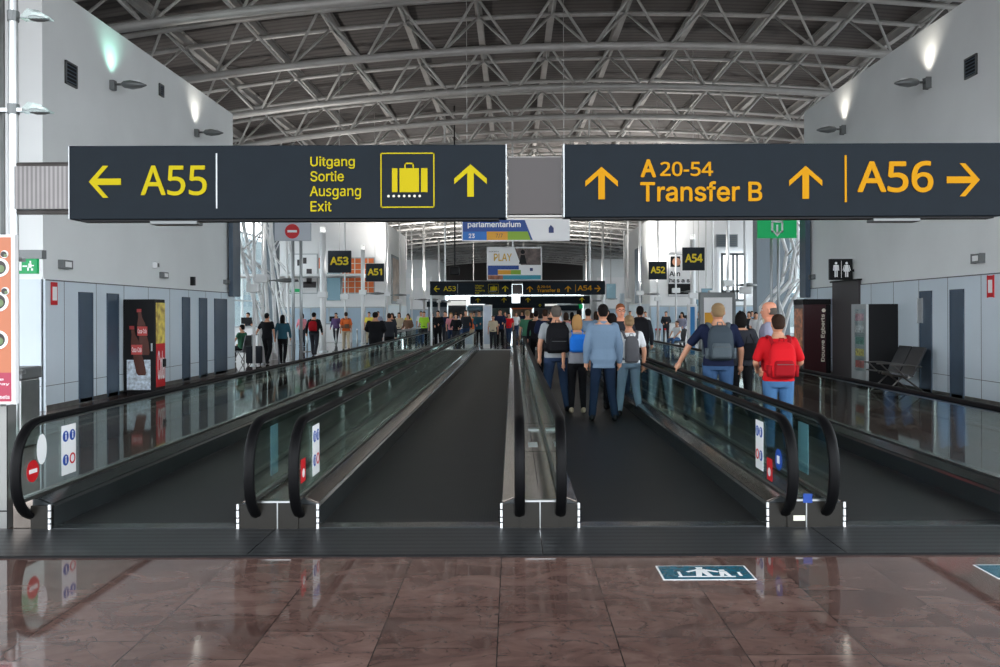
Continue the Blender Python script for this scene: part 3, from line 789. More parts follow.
# exit sign at left
t = thing('exit_sign', 'green running man exit sign under a grey bracket at the left', 'exit sign', (0, 12, 0))
p = at(18, 272, 12); q = at(37, 257, 12)
b = MB(); b.box(p.x, q.x, 0, .06, p.z, q.z); b.build('sign_box', M['green'], t)
b = MB(); b.box(p.x-.1, q.x+.08, -.02, .1, q.z, q.z+.12); b.box(p.x-2.0, p.x-.1, .0, .08, q.z, q.z+.10); b.builds('bracket', M['lamp_grey'], t)
b = MB(); y = -.003
w_ = q.x-p.x; h_ = q.z-p.z
for (a, c, e, f_) in ((.08,.2,.2,.8),(.25,.5,.45,.55),(.62,.7,.7,.85),(.56,.72,.4,.68),(.5,.58,.2,.42),(.7,.8,.2,.36),(.72,.85,.5,.58)): b.box(p.x+a*w_, p.x+c*w_, y, 0, p.z+e*h_, p.z+f_*h_)
b.build('running_figure', M['plain_white'], t)

t = thing('waste_bin', 'stainless steel waste bin behind the left pillar poster', 'bin', (-6.35, 11.0, 0))
b = MB(); b.bbox(-.35, .25, -.22, .22, 0, .85, .02); b.build('bin_body', M['steel'], t)
b = MB(); b.bbox(-.37, .27, -.24, .24, .85, 1.0, .02); b.build('bin_lid', M['lamp_grey'], t)
b = MB(); b.box(-.2, .1, -.245, -.2, .88, .96); b.build('bin_slot', M['black'], t)

# ------------------------------------------------------------------ machines
t = thing('vending_machine', 'drinks vending machine with two cola bottles on its side, by left wall', 'vending machine', (-8.04, 17.95, 0))
b = MB(); b.bbox(0, .66, 0, .50, .05, 1.97, .015); b.box(.05, .6, .05, .45, 0, .06); b.build('cabinet', M['black'], t)
b = MB(); b.box(.07, .56, -.006, 0, .10, .72); b.build('ice_picture', [mat('ice', (.55, .62, .7), .4, var=(14, .45))], t)
def bottle(cx, z0, h, lean, nm):
    b = MB(); pr = [(0, .08), (.05, .11), (.3, .115), (.42, .095), (.55, .115), (.68, .095), (.82, .045), (.96, .04), (1, .045)]
    L = [(cx + lean*u - r*h*.9, z0 + u*h) for u, r in pr] + [(cx + lean*u + r*h*.9, z0 + u*h) for u, r in reversed(pr)]
    b.prism(L, -.007, -.012, 'y'); o = b.build('bottle_picture', mat('cola', (.10, .035, .025), .2), t)
    bm = bmesh.new(); bm.from_mesh(o.data); bmesh.ops.triangulate(bm, faces=[f for f in bm.faces if len(f.verts) > 4]); bm.to_mesh(o.data); bm.free()
    b = MB(); b.box(cx+lean*.5-h*.11, cx+lean*.5+h*.11, -.015, -.012, z0+h*.42, z0+h*.62); b.build('red_label', mat('label_red', lin(190, 70, 65), .4), t)
    text(nm, cx+lean*.5-h*.095, cx+lean*.5+h*.095, z0+h*.47, z0+h*.57, -.015, M['plain_white'], t)
    b = MB(); b.box(cx+lean-h*.05, cx+lean+h*.05, -.014, -.012, z0+h*.93, z0+h*1.0); b.build('bottle_cap', mat('cap', lin(150, 50, 50), .4), t)
bottle(.46, .82, .95, -.13, 'Coca-Cola'); bottle(.38, .40, 1.02, -.2, 'Coca-Cola')
b = MB(); b.box(.66, .672, .03, .47, 1.05, 1.9); b.build('front_picture', [mat('front_gold', lin(240, 190, 90), .4, var=(7, .6))], t)
b = MB(); b.box(.66, .672, .03, .47, .15, 1.05); b.build('front_picture', M['red'], t)
text('Cola', 0.08, .42, .3, .9, -.674, M['plain_white'], t, rot=Matrix.Rotation(PI/2, 3, 'Z'))
b = MB(); b.bbox(.67, .70, .32, .46, .55, .72, .005); b.build('coin_unit', M['black'], t)
b = MB(); b.box(.57, .6, -.01, 0, .9, 1.06); b.build('lock_plate', M['aluminium'], t)

t = thing('coffee_machine', 'dark red coffee vending machine lettered Douwe Egberts by the restroom door', 'vending machine', (7.65, 22.95, 0))
b = MB(); b.bbox(0, .72, 0, .75, .04, 1.86, .015); b.box(.05, .65, .05, .7, 0, .05); b.build('cabinet', mat('maroon', lin(52, 14, 20), .3), t)
b = MB(); b.box(.6, .722, -.004, .0, .05, 1.85); b.box(-.01, .73, -.01, .76, 1.86, 2.0); b.build('black_panel', M['black'], t)
o = text('Douwe Egberts', 0, 1.25, -.09, .03, 0, M['cream'], t, bold=.01)
for v in o.data.vertices:
    x, y, z = v.co; v.co = (.5 - z + .0, y - .003, .35 + x)
b = MB(); disc(b, .545, 1.70, .05, -.002, .004); b.build('round_emblem', M['cream'], t)
b = MB(); b.box(-.008, 0, .05, .7, .3, 1.75); b.build('front_picture', [mat('coffee_front', lin(190, 120, 80), .4, var=(6, .7))], t)

t = thing('snack_machine', 'black snack vending machine with a silver glazed front by the right wall', 'vending machine', (7.73, 19.0, 0))
b = MB(); b.bbox(0.02, .71, 0, .8, .04, 1.83, .012); b.box(.06, .66, .05, .7, 0, .05); b.build('cabinet', M['black'], t)
b = MB(); b.box(-.03, .03, -.012, .80, .05, 1.83); b.build('front_frame', M['aluminium'], t)
b = MB(); b.box(-.036, -.03, .06, .6, .35, 1.72); b.build('display_window', M['window_glass'], t)
for j in range(5):
    z = .42 + j*.26
    b = MB(); b.box(-.034, -.031, .1, .56, z, z+.16); b.build('snack_row', [mat('snack%d' % j, [(.5,.1,.08),(.7,.5,.1),(.1,.25,.2),(.6,.6,.6),(.55,.25,.3)][j], .4, var=(20, .6))], t)
# its silver edge turned to the camera carries a strip of snack pictures
b = MB(); b.box(-.03, .03, -.014, -.0, .04, 1.83); b.build('front_bezel', M['aluminium'], t)

t = thing('waiting_bench', 'black perforated metal airport seats against the right wall by snack machine', 'bench', (7.45, 17.2, 0))
for j in range(2):
    y = j*.62
    b = MB(); b.prism([(.0, .44), (.02, .46), (.45, .40), (.47, .37), (.45, .365), (.02, .43)], y, y+.56, 'y'); b.build('seat', M['seat_steel'], t)
    b = MB(); b.prism([(.44, .40), (.47, .40), (.74, .93), (.71, .95)], y, y+.56, 'y'); b.build('backrest', M['seat_steel'], t)
for y in (-.03, .58, 1.2):
    b = MB(); b.tube([(-.02, y, .60), (.35, y, .60), (.62, y, .56)], .016, 8); b.tube([(.05, y, .60), (.3, y, .36)], .014, 8); b.build('armrest', M['steel_dark'], t)
for y in (.25, .93):
    b = MB(); b.tube([(.0, y, .02), (.36, y, .36), (.80, y, .02)], .02, 8); b.tube([(-.02, y, .01), (.82, y, .01)], .015, 8); b.build('leg', M['steel_dark'], t)
b = MB(); b.tube([(.36, -.03, .36), (.36, 1.2, .36)], .028, 8); b.build('beam', M['steel_dark'], t)

# restroom sign
t = thing('restroom_sign', 'black restroom sign with white man and woman, on the right wall', 'sign', (0, 21.5, 0))
p = at(830, 281, 21.5); q = at(853, 260, 21.5)
b = MB(); b.bbox(p.x, q.x, 0, .1, p.z, q.z, .01); b.box(q.x, XR, .03, .07, p.z+.2, p.z+.26); b.build('sign_box', M['black'], t)
def figure(b, cx, z0, h, dress, y, d=.005):
    disc(b, cx, z0+h*.90, h*.085, y, d, 12)
    if dress:
        b.prism([(cx-h*.09, z0+h*.79), (cx+h*.09, z0+h*.79), (cx+h*.2, z0+h*.35), (cx-h*.2, z0+h*.35)], y, y-d, 'y')
    else: b.box(cx-h*.12, cx+h*.12, y-d, y, z0+h*.42, z0+h*.79)
    for s_ in (-1, 1):
        b.box(cx+s_*h*.02, cx+s_*h*.10, y-d, y, z0, z0+h*.45)
        b.prism([(cx+s_*h*.12, z0+h*.79), (cx+s_*h*.17, z0+h*.77), (cx+s_*h*(.27 if dress else .2), z0+h*.42), (cx+s_*h*(.21 if dress else .14), z0+h*.42)], y, y-d, 'y')
b = MB(); cw = q.x-p.x
figure(b, p.x+cw*.27, p.z+.07, .38, False, -.001); figure(b, p.x+cw*.73, p.z+.07, .38, True, -.001)
b.build('man_and_woman_symbol', M['plain_white'], t)
b = MB(); b.box(p.x+cw*.49, p.x+cw*.51, -.004, 0, p.z+.05, q.z-.05); b.build('divider_line', M['plain_white'], t)

# ------------------------------------------------------------------ gate lounges beyond the near walls
def facade(name, x, y0, y1, z1, step, lab=None):
    o = struct(name, MB().box(x-.01, x+.01, y0, y1, .0, z1), M['window_glass'])
    b = MB(); y = y0
    while y <= y1 + .01: b.box(x-.09, x+.09, y-.05, y+.05, 0, z1); y += step
    b.build('mullion', M['white'], o)
    b = MB()
    for z in (.1, 2.6, 5.2, z1): b.box(x-.07, x+.07, y0, y1, z-.05, z+.05)
    b.build('transom', M['white'], o)
facade('window_2', -19, 25, 149, 7.4, 3.0)
facade('window_3', 19, 25, 149, 7.4, 3.0)
def lounge_wall(name, x0, x1, Y, zt, zg=2.05):
    b = MB(); b.box(x0, x1, Y, Y+.25, zg, zt); o = struct(name, b, M['plain_white'])
    b = MB(); b.box(x0, x1, Y-.02, Y+.22, 0, zg); b.build('cladding_panel', M['partition_glass2'], o)
    b = MB(); x = x0
    while x < x1: b.box(x, x+.05, Y-.05, Y-.02, 0, zg); x += 1.15
    b.box(x0, x1, Y-.05, Y-.02, zg-.04, zg+.04); b.build('panel_joint', M['aluminium'], o)
    return o
mat('partition_glass2', lin(172, 192, 208), .3, var=(.6, .1))
lounge_wall('wall_gate_left', -15.1, XL, 55, WT)
lounge_wall('wall_gate_right', XR, 15.4, 53.6, WT)
for nm, x, sg, y0, y1 in (('wall_far_left', XL, -1, 55.3, 66), ('wall_far_right', XR, 1, 53.9, 66), ('wall_farther_left', XL, -1, 94, 104), ('wall_farther_right', XR, 1, 94, 104)):
    b = MB(); b.box(x, x+sg*6.0, y0, y1, 0, WT); o = struct(nm, b, M['white_wall'])
    b = MB(); b.box(x-sg*.04, x+sg*.01, y0, y1, 0, 2.2); b.build('cladding_panel', M['cladding'], o)
    b = MB(); b.box(x-sg*.06, x-sg*.0, y0+.05, y0+.6, 5.0, WT+.4); b.box(x-sg*.06, x, y1-.5, y1, 5.0, WT+.4); b.build('edge_fin', M['plain_white'], o)
# walls of the shops behind the far gaps and mezzanine edges
for nm, x0, x1, Y in (('wall_shop_left', -19, -8.6, 92), ('wall_shop_right', 8.9, 19, 92)):
    lounge_wall(nm, x0, x1, Y, 5.4)
b = MB(); b.box(-19, -8.9, 52, 54.7, 3.9, 4.05); struct('trim_3', b, M['white'])
# far end: bright glazing below the dark gable
o = struct('window_4', MB().box(-19, 19, 149.9, 149.95, 0, 6.6), M['window_glass'])
b = MB()
for i in range(20): b.box(-19 + 2*i, -18.9 + 2*i, 149.8, 149.95, 0, 6.6)
b.build('mullion', M['far_dark'], o)
# window in the right gate wall
o = struct('window_5', MB().box(at(722,0,53.5).x, at(745,0,53.5).x, 53.42, 53.5, EYE+13*53.5/F, EYE+58*53.5/F), mat('bright_pane', (.9,.95,1), .2, emit=(.85,.93,1), estr=1.0))
b = MB()
for px in (722, 728, 733, 737, 745): x = at(px, 0, 53.4).x; b.box(x-.06, x+.06, 53.3, 53.42, EYE+12*53.5/F, EYE+59*53.5/F)
for py in (255, 292, 301): z = EYE + (313-py)*53.4/F; b.box(at(721,0,53.4).x, at(746,0,53.4).x, 53.3, 53.42, z-.07, z+.07)
b.build('window_frame', M['lamp_grey'], o)

# lattice masts where the roof comes down at both sides
def mast(Y, A, B, lab):
    t = thing('lattice_mast', lab, 'lattice mast', (0, Y, 0), 0, 'white lattice masts')
    PA = [at(x, y, Y) - Vector((0, Y, 0)) for x, y in A]; PB = [at(x, y, Y) - Vector((0, Y, 0)) for x, y in B]
    for P in (PA, PB):
        b = MB(); b.tube(P, .07, 8); b.build('mast_chord', M['white'], t, True)
        b = MB(); b.tube([p + Vector((0, .9, 0)) for p in P], .07, 8); b.build('mast_chord', M['white'], t, True)
    def pt(P, u):
        f = u*(len(P)-1); i = min(int(f), len(P)-2); return P[i].lerp(P[i+1], f-i)
    n = 7
    for k in range(n):
        a, c = (PA, PB) if k % 2 else (PB, PA)
        p, q = pt(a, k/n), pt(c, (k+1)/n)
        b = MB(); b.tube([p, q], .035, 6); b.build('mast_brace', M['white'], t, True)
        b = MB(); b.tube([p, pt(a, (k+1)/n) + Vector((0, .9, 0))], .028, 6); b.build('mast_brace', M['white'], t, True)
        b = MB(); b.tube([p, q + Vector((0, .9, 0))], .028, 6); b.build('mast_brace', M['white'], t, True)
mast(30.5, [(228,150),(236,222),(244,262),(254,300),(266,361)], [(262,150),(264,222),(265,262),(267,300),(269,361)], 'white leaning lattice mast beside the far end of the left wall')
mast(31.0, [(770,150),(786,222),(795,252),(790,282),(768,308),(762,360)], [(815,150),(806,222),(806,252),(803,282),(790,308),(776,360)], 'white curved lattice mast beside the far end of the right wall')
mast(46.0, [(250,170),(266,222),(272,262),(278,300),(284,344)], [(290,170),(286,222),(287,262),(288,300),(290,344)], 'white lattice mast behind the couple with a suitcase at left')
for nm, p0, p1, Y in (('wall_pier_left', (262, 300), (276, 205), 48), ('wall_pier_right', (757, 292), (790, 205), 48)):
    a, c = at(*p0, Y), at(*p1, Y); b = MB(); b.box(a.x, c.x, Y, Y+.8, 0, c.z + 1); struct(nm, b, mat('pier_grey', lin(120, 130, 138), .6))

# slim poles standing in the gate areas
pole_lab = [(254,.10,0,'slim white pole beside the suitcase couple, first pole past the left wall'),(263,.09,1,'slim white pole with a flat lamp behind the suitcase couple'),(323,.26,0,'thick white column right of the man with the red backpack'),
 (345,.08,0,'thin pole at the A53 sign'),(363,.22,1,'white column below the A51 sign, lit at its top'),(387,.12,1,'white pole right of the A51 sign'),(400,.12,0,'white pole at the far end of the left gate wall'),(412,.1,1,'far white pole just left of the green-vest crowd'),
 (658,.16,0,'white pole right behind the A52 sign'),(676,.10,1,'slim pole between the A52 and A54 signs'),(693,.26,0,'thick white column below the A54 sign'),(713,.08,0,'thin pole right of the A54 sign'),(728,.14,1,'white pole behind the navy backpacker'),(745,.10,0,'slim pole just left of the green assembly sign'),
 (640,.14,1,'white pole left of the A52 sign'),(628,.12,0,'white pole above the man with glasses'),
 (424,.2,1,'far white pole above the green-vest person'),(439,.2,1,'far white pole just left of the hanging A53 board arrow'),(603,.2,1,'far white pole at the right end of the A54 board'),(590,.2,1,'farthest white pole at right, behind the A54 board')]  # last four poles added to carry fill spots for the far roof
for px, d, lamp, lab in pole_lab:
    X = -8.3 if px < 513 else 8.75
    if abs(px-513) < 140: X = math.copysign(8.0, X)
    if abs(px-513) < 100: X = math.copysign(7.2, X)
    Y = F*abs(X)/abs(px-VX)
    if 54 < Y < 66.5 or 93 < Y < 105: X *= .95; Y = F*abs(X)/abs(px-VX)
    t = thing('light_pole', lab, 'pole', (X, Y, 0), 0, 'white poles in the gate areas')
    top = min(zr(X, Y) - .2, EYE + 158*Y/F) if d < .22 else 5.2
    b = MB(); b.tube([(0, 0, 0), (0, 0, top)], d/2, 12); b.build('pole', M['white'], t, True)
    b = MB(); b.tube([(0, 0, 0), (0, 0, .04)], d*.9, 12); b.build('base_plate', M['aluminium'], t)
    if d >= .22:
        b = MB(); b.tube([(0, 0, top), (0, 0, top+.25)], d/2*.9, 12); b.build('lamp_cap', M['lightbox'], t, True)
    if d >= .14 or lamp:  # fill spot added beside the pole, with no fixture, to brighten the roof trusses
        l = bpy.data.lights.new('roof_fill_spot', 'SPOT'); l.energy = 260 if Y < 50 else 1500; l.color = (1, .97, .92); l.spot_size = math.radians(140); l.spot_blend = 1; l.shadow_soft_size = .15
        lo = bpy.data.objects.new('roof_fill_spot', l); COL.objects.link(lo); lo.parent = t; lo.location = (math.copysign(.95, -X), 0, 3.0); lo.rotation_euler = (PI, math.radians(-8)*math.copysign(1, X), 0)
    b = MB(); b.bbox(-.2, .2, -.18, .12, 2.35 + .35*lamp, 2.62+.35*lamp, .02); b.build('spotlight_box', M['white'], t)
    if lamp:
        b = MB(); b.tube([(0, 0, 2.75), (.55, 0, 2.78)], .025, 6); b.rings([(.8, 0, 2.70, .1, .1), (.8, 0, 2.73, .4, .2), (.8, 0, 2.80, .36, .18), (.8, 0, 2.84, .1, .1)], 14); b.build('flat_lamp', M['lamp_grey'], t)

# small gate number signs
def hang(t, xs, z0, Y, r=.009):
    for x in xs:
        b = MB(); b.tube([(x, .05, z0), (x, .05, zr(x, Y)+1.64)], r, 6); b.build('hanging_rod', M['truss'], t)
def small_sign(body, px0, py0, px1, py1, Y, lab):
    p, q = at(px0, py1, Y), at(px1, py0, Y)
    t = thing('gate_number_sign', lab, 'sign', (0, Y, 0), 0, 'small square gate number signs')
    b = MB(); b.bbox(p.x, q.x, 0, .12, p.z, q.z, .01); b.build('sign_panel', mat('small_sign_dark', lin(34, 42, 50), .5, spec=.2), t)
    w, h = q.x-p.x, q.z-p.z
    text(body, p.x+w*.10, q.x-w*.10, p.z+h*.34, q.z-h*.28, -.002, mat('sign_yellow_bright', (.85, .66, .01), .5), t, bold=.02, depth=.012)
    hang(t, (p.x+w*.5,), q.z-.02, Y)
small_sign('A53', 328, 250, 351, 272, 30, 'small dark square sign with yellow A53 above the left gate area')
small_sign('A51', 366, 263, 384, 281, 38, 'small dark square sign with yellow A51 right of the orange board')
small_sign('A54', 683, 248, 705, 271, 30, 'small dark square sign with yellow A54 above the right gate area')
small_sign('A52', 649, 262, 667, 280, 38, 'small dark square sign with yellow A52, left of the A54 sign')

# no entry board and green assembly sign on two poles each
def pole_sign(name, lab, cat, px0, py0, px1, py1, Y, m, polepx):
    p, q = at(px0, py1, Y), at(px1, py0, Y)
    t = thing(name, lab, cat, (0, Y, 0))
    b = MB(); b.bbox(p.x, q.x, 0, .08, p.z, q.z, .008); b.build('sign_board', m, t)
    for px in polepx:
        x = at(px, 0, Y).x; b = MB(); b.tube([(x, .14, 0), (x, .14, q.z)], .045, 8); b.build('post', M['aluminium'], t, True)
    return t, p, q
t, p, q = pole_sign('no_entry_sign', 'pale grey board with a red no entry disc on two poles at left', 'sign', 275, 217, 311, 240, 25.6, M['light_grey_board'] if 'light_grey_board' in M else mat('light_grey_board', lin(190, 196, 204), .5), (292, 300))
c = at(292.5, 230.5, 25.6)
b = MB(); disc(b, c.x, c.z, .215, -.001, .004, 28); b.build('red_disc', M['red'], t)
b = MB(); b.box(c.x-.14, c.x+.14, -.009, -.005, c.z-.035, c.z+.035); b.build('white_bar', M['plain_white'], t)
t, p, q = pole_sign('assembly_sign', 'green sign with a white bracket symbol on two poles at right', 'sign', 758, 214, 797, 239, 25.6, M['green'], (773, 780))
c = at(777.5, 228.5, 25.6); b = MB(); k = 25.6/F
for (x0, x1, z0, z1) in ((-6,-4,-5,6),(4,6,-5,6),(-6,6,5,7),(-6,-2.5,-5,-3.4),(2.5,6,-5,-3.4),(-1,1,-6,3)): b.box(c.x+x0*k, c.x+x1*k, -.005, -.001, c.z+z0*k, c.z+z1*k)
b.prism([(c.x-3.5*k, c.z-5*k), (c.x, c.z-9*k), (c.x+3.5*k, c.z-5*k)], -.001, -.005, 'y')
b.build('white_symbol', M['plain_white'], t)

# hanging banners over the middle
t = thing('hanging_banner', 'blue yellow and white banner lettered parlamentarium hanging over the middle', 'banner', (0, 24, 0), 0, 'hanging advertising banners')
p, q = at(462, 241, 24), at(570, 219, 24); k = 24/F
b = MB(); b.box(p.x, q.x, 0, .06, p.z, q.z); b.build('banner_frame', M['plain_white'], t)
X_ = lambda px: at(px, 0, 24).x
Zb = lambda py: EYE + (313-py)*24/F
b = MB(); b.prism([(X_(463), Zb(240)), (X_(533), Zb(240)), (X_(525), Zb(220)), (X_(463), Zb(220))], -.001, -.004, 'y'); b.build('blue_field', mat('banner_blue', lin(8, 68, 150), .5), t)
b = MB(); b.box(X_(463), X_(487), -.008, -.004, Zb(240), Zb(231.5)); b.build('light_blue_field', mat('banner_cyan', lin(15, 110, 195), .5), t)
b = MB(); b.box(X_(487), X_(508), -.008, -.004, Zb(240), Zb(231.5)); b.build('gold_field', M['gold'], t)
b = MB(); b.prism([(X_(508), Zb(240)), (X_(531), Zb(240)), (X_(528), Zb(231.5)), (X_(508), Zb(231.5))], -.004, -.008, 'y'); b.build('lime_field', M['lime'], t)
b = MB(); b.box(X_(549), X_(554), -.004, -.001, Zb(233), Zb(228)); b.prism([(X_(549), Zb(228)), (X_(551), Zb(225)), (X_(554), Zb(228))], -.001, -.004, 'y'); b.build('emblem', mat('navy_mark', lin(30, 50, 110), .5), t)
text('parlamentarium', X_(468), X_(521), Zb(228.5), Zb(221.5), -.004, M['plain_white'], t, bold=.012)
text('23', X_(469), X_(475), Zb(238), Zb(233.5), -.008, M['plain_white'], t, bold=.012)
text('7/7', X_(496), X_(503), Zb(238), Zb(233.5), -.008, M['brown_door'], t)
hang(t, (p.x+.15, q.x-.15), q.z-.02, 24)
t = thing('hanging_banner', 'white and blue banner lettered PLAY with a dark photo, below the first banner', 'banner', (0, 36, 0), 0, 'hanging advertising banners')
p, q = at(487, 280, 36), at(542, 247, 36)
X_ = lambda px: at(px, 0, 36).x
Zb = lambda py: EYE + (313-py)*36/F
b = MB(); b.box(p.x, q.x, 0, .08, p.z, q.z); b.build('banner_frame', M['plain_white'], t)
text('PLAY', X_(494), X_(512), Zb(261), Zb(253.5), -.002, mat('play_gold', lin(225, 185, 90), .5), t, bold=.012)
text('experience', X_(489), X_(499), Zb(252.5), Zb(250.5), -.002, mat('play_grey', lin(120, 110, 100), .5), t)
b = MB(); b.prism([(X_(521), Zb(265)), (X_(541), Zb(265)), (X_(541), Zb(248.5)), (X_(515), Zb(248.5))], -.001, -.006, 'y'); b.build('photo_print', mat('photo_dark', lin(95, 80, 75), .5, var=(4, .7)), t)
b = MB(); disc(b, X_(523), Zb(252), .09, -.006, .006); b.prism([(X_(519), Zb(264)), (X_(527), Zb(264)), (X_(525), Zb(255)), (X_(521), Zb(255))], -.006, -.01, 'y'); b.build('figure_print', M['black'], t)
b = MB(); b.box(X_(488), X_(519), -.004, -.001, Zb(269.5), Zb(265.5)); b.box(X_(488), X_(498), -.004, -.001, Zb(275), Zb(269.5)); b.build('blue_field', M['banner_blue'], t)
b = MB(); b.box(X_(498), X_(511), -.004, -.001, Zb(274.5), Zb(270)); b.build('gold_field', M['gold'], t)
b = MB(); b.box(X_(511), X_(521), -.004, -.001, Zb(274.5), Zb(270)); b.build('lime_field', M['lime'], t)
b = MB(); b.box(X_(503), X_(541), -.004, -.001, Zb(279.5), Zb(275.2)); b.build('teal_field', mat('banner_teal', lin(40, 150, 170), .5), t)
b = MB(); b.box(X_(488), X_(503), -.004, -.001, Zb(279.5), Zb(275.2)); b.build('photo_print', mat('photo_warm', lin(150, 90, 60), .5, var=(6, .6)), t)
b = MB(); b.box(X_(530), X_(533), -.004, -.001, Zb(271), Zb(268)); b.build('emblem', M['navy_mark'], t)
hang(t, (p.x+.15, q.x-.15), q.z-.02, 36)

# farther sign boards
for (Y, x0, x1, y0, y1, lab) in ((70, 470, 512, 296, 304, 'farther dark sign board with yellow arrows, left of centre under the A53 board'), (70, 520, 590, 296, 304, 'farther dark sign board with small yellow lettering, right of centre under the A54 board'), (95, 485, 545, 303, 308, 'farthest tiny dark sign board low over the hall centre')):
    t = thing('gate_sign', lab, 'sign', (0, Y, 0), 0, 'farther direction signs'); p, q = at(x0, y1, Y), at(x1, y0, Y)
    b = MB(); b.box(p.x, q.x, 0, .2, p.z, q.z); b.build('sign_panel', M['sign_dark'], t)
    h = q.z-p.z
    arrow(p.x+h, p.z+h/2, h*.3, 0, -.002, M['yellow'], t, .02); arrow(q.x-h, p.z+h/2, h*.3, 0, -.002, M['yellow'], t, .02)
    hang(t, (p.x+.3, q.x-.3), q.z-.05, Y, .03)
t = thing('gate_sign', '', 'sign') if False else None
# rods holding the A53 / A54 boards
t = thing('sign_gantry', 'slim steel gantry holding the far A53 and A54 sign boards', 'gantry', (0, 39.2, 0))
b = MB()
for px in (431, 604): x = at(px, 0, 39.2).x; b = MB(); b.tube([(x, .15, 0), (x, .15, 3.3)], .05, 8); b.builds('post', M['white'], t)
for px in (445, 513, 590): x = at(px, 0, 39.2).x; b = MB(); b.tube([(x, .15, 3.0), (x, .15, zr(x, 39.4)+1.64)], .04, 8); b.builds('hanging_rod', M['white'], t)
b = MB(); x0, x1 = at(430,0,39.2).x, at(605,0,39.2).x; b.box(x0, x1, .0, .1, 3.02, 3.10); b.build('cross_rail', M['black'], t)
t = thing('hall_camera_pole', 'black camera on a rod above the far A53 board', 'camera', (0, 38, 0)); p = at(455, 275, 38)
b = MB(); b.tube([(p.x, 0, p.z), (p.x, 0, zr(p.x, 38)+1.6)], .03, 8); b.build('rod', M['black'], t); b = MB(); b.bbox(p.x-.2, p.x+.2, -.2, .2, p.z, p.z+.35, .04); b.build('camera_body', M['black'], t)

# advertising boards on the gate walls
def board(name, lab, Y, px0, py0, px1, py1, m, cat='board', extra=None):
    p, q = at(px0, py1, Y), at(px1, py0, Y); t = thing(name, lab, cat, (0, Y, 0))
    b = MB(); b.box(p.x, q.x, -.06, 0, p.z, q.z); b.build('board_frame', M['aluminium'], t)
    e = (q.x-p.x)*.03; b = MB(); b.box(p.x+e, q.x-e, -.075, -.06, p.z+e, q.z-e); b.build('board_face', m, t)
    return t, p, q
t, p, q = board('advertising_board', 'white advertising board with dark figures left of the A53 sign', 54.99, 289, 253, 318, 293, M['plain_white'])
b = MB(); w, h = q.x-p.x, q.z-p.z
for (x0, x1, z0, z1) in ((.62,.8,.25,.62),(.5,.95,.15,.3),(.3,.42,.7,.85),(.5,.62,.75,.9),(.05,.2,.3,.5),(.05,.15,.6,.7)): b.box(p.x+x0*w, p.x+x1*w, -.09, -.075, p.z+z0*h, p.z+z1*h)
b.builds('dark_print', M['brown_door'], t)
b = MB(); b.box(p.x+.05*w, p.x+.4*w, -.09, -.075, p.z+.04*h, p.z+.12*h); b.build('green_print', M['green'], t)
t, p, q = board('advertising_board', 'small orange board between the white board and the thick column', 54.99, 319, 257, 325, 268, M['orange'])
t, p, q = board('advertising_board', 'large orange board of squares behind the A53 and A51 signs', 54.99, 342, 257, 375, 293, M['orange'])
b = MB(); w, h = q.x-p.x, q.z-p.z
for i in range(1, 5): b.box(p.x+w*i/5-.03, p.x+w*i/5+.03, -.09, -.075, p.z, q.z)
for i in range(1, 6): b.box(p.x, q.x, -.09, -.075, p.z+h*i/6-.02, p.z+h*i/6+.02)
b.build('grid_lines', M['cream'], t)
t, p, q = board('display_screen', 'dark screens under the orange board beside the columns', 54.99, 327, 272, 341, 300, M['screen'], 'screen')
t, p, q = board('grille_board', 'grey ribbed board high on the wall right of the A54 sign', 53.59, 716, 235, 738, 248, M['lamp_grey'])
b = MB(); 
for i in range(6): b.box(p.x+.1, q.x-.1, -.09, -.075, p.z+(q.z-p.z)*(i+.5)/6.5, p.z+(q.z-p.z)*(i+.8)/6.5)
b.build('rib', M['dark_strip'], t)
t, p, q = board('advertising_board', 'black advertising board with white words and a portrait behind the A52 sign', 53.59, 668, 255, 692, 297, M['plain_white'])
w, h = q.x-p.x, q.z-p.z
b = MB(); b.box(p.x+.1*w, p.x+.5*w, -.09, -.075, p.z+.7*h, p.z+.95*h); b.box(p.x+.0*w, p.x+.95*w, -.09, -.075, p.z+.05*h, p.z+.30*h); b.builds('dark_print', M['black'], t)
b = MB(); disc(b, p.x+.35*w, p.z+.82*h, .1*h, -.09, .01); b.build('face_print', M['skin'], t)
text('Am', p.x+.05*w, p.x+.5*w, p.z+.48*h, p.z+.6*h, -.075, M['black'], t, bold=.015); text('has a s', p.x+.05*w, p.x+.9*w, p.z+.33*h, p.z+.43*h, -.075, M['black'], t, bold=.015)
for px0, px1, py0, py1, lab in ((701, 712, 289, 301, 'teal flight screen right of the A54 sign'), (606, 616, 284, 299, 'blue and yellow flight screens right of the far A54 board'), (696, 702, 300, 307, 'small dark monitor below the teal flight screen')):
    Yb = 44 if px0 > 690 else 60; tb, p, q = board('flight_screen', lab, Yb, px0, py0, px1, py1, M['screen'], 'screen'); tb['group'] = 'flight screens'; hang(tb, ((p.x+q.x)/2,), q.z-.1, Yb, .03)
b = MB(); b.box(XL+.0, XL+.05, 58, 62.2, 2.3, 5.6); t = thing('wall_poster', 'brown framed poster on the long wall right of the A51 sign', 'poster', (0, 0, 0)); b.build('poster_frame', M['lamp_grey'], t)
b = MB(); b.box(XL+.05, XL+.06, 58.3, 61.9, 2.5, 5.4); b.build('poster_print', mat('poster_brown', lin(150, 125, 105), .5, var=(1.2, .5)), t)
b = MB(); b.box(XR-.05, XR+.0, 57, 60, 2.3, 6.0); tag(b.build('wall_panel', M['dark_strip']), 'dark tall panel on the far right long wall left of the A52 sign', 'panel')

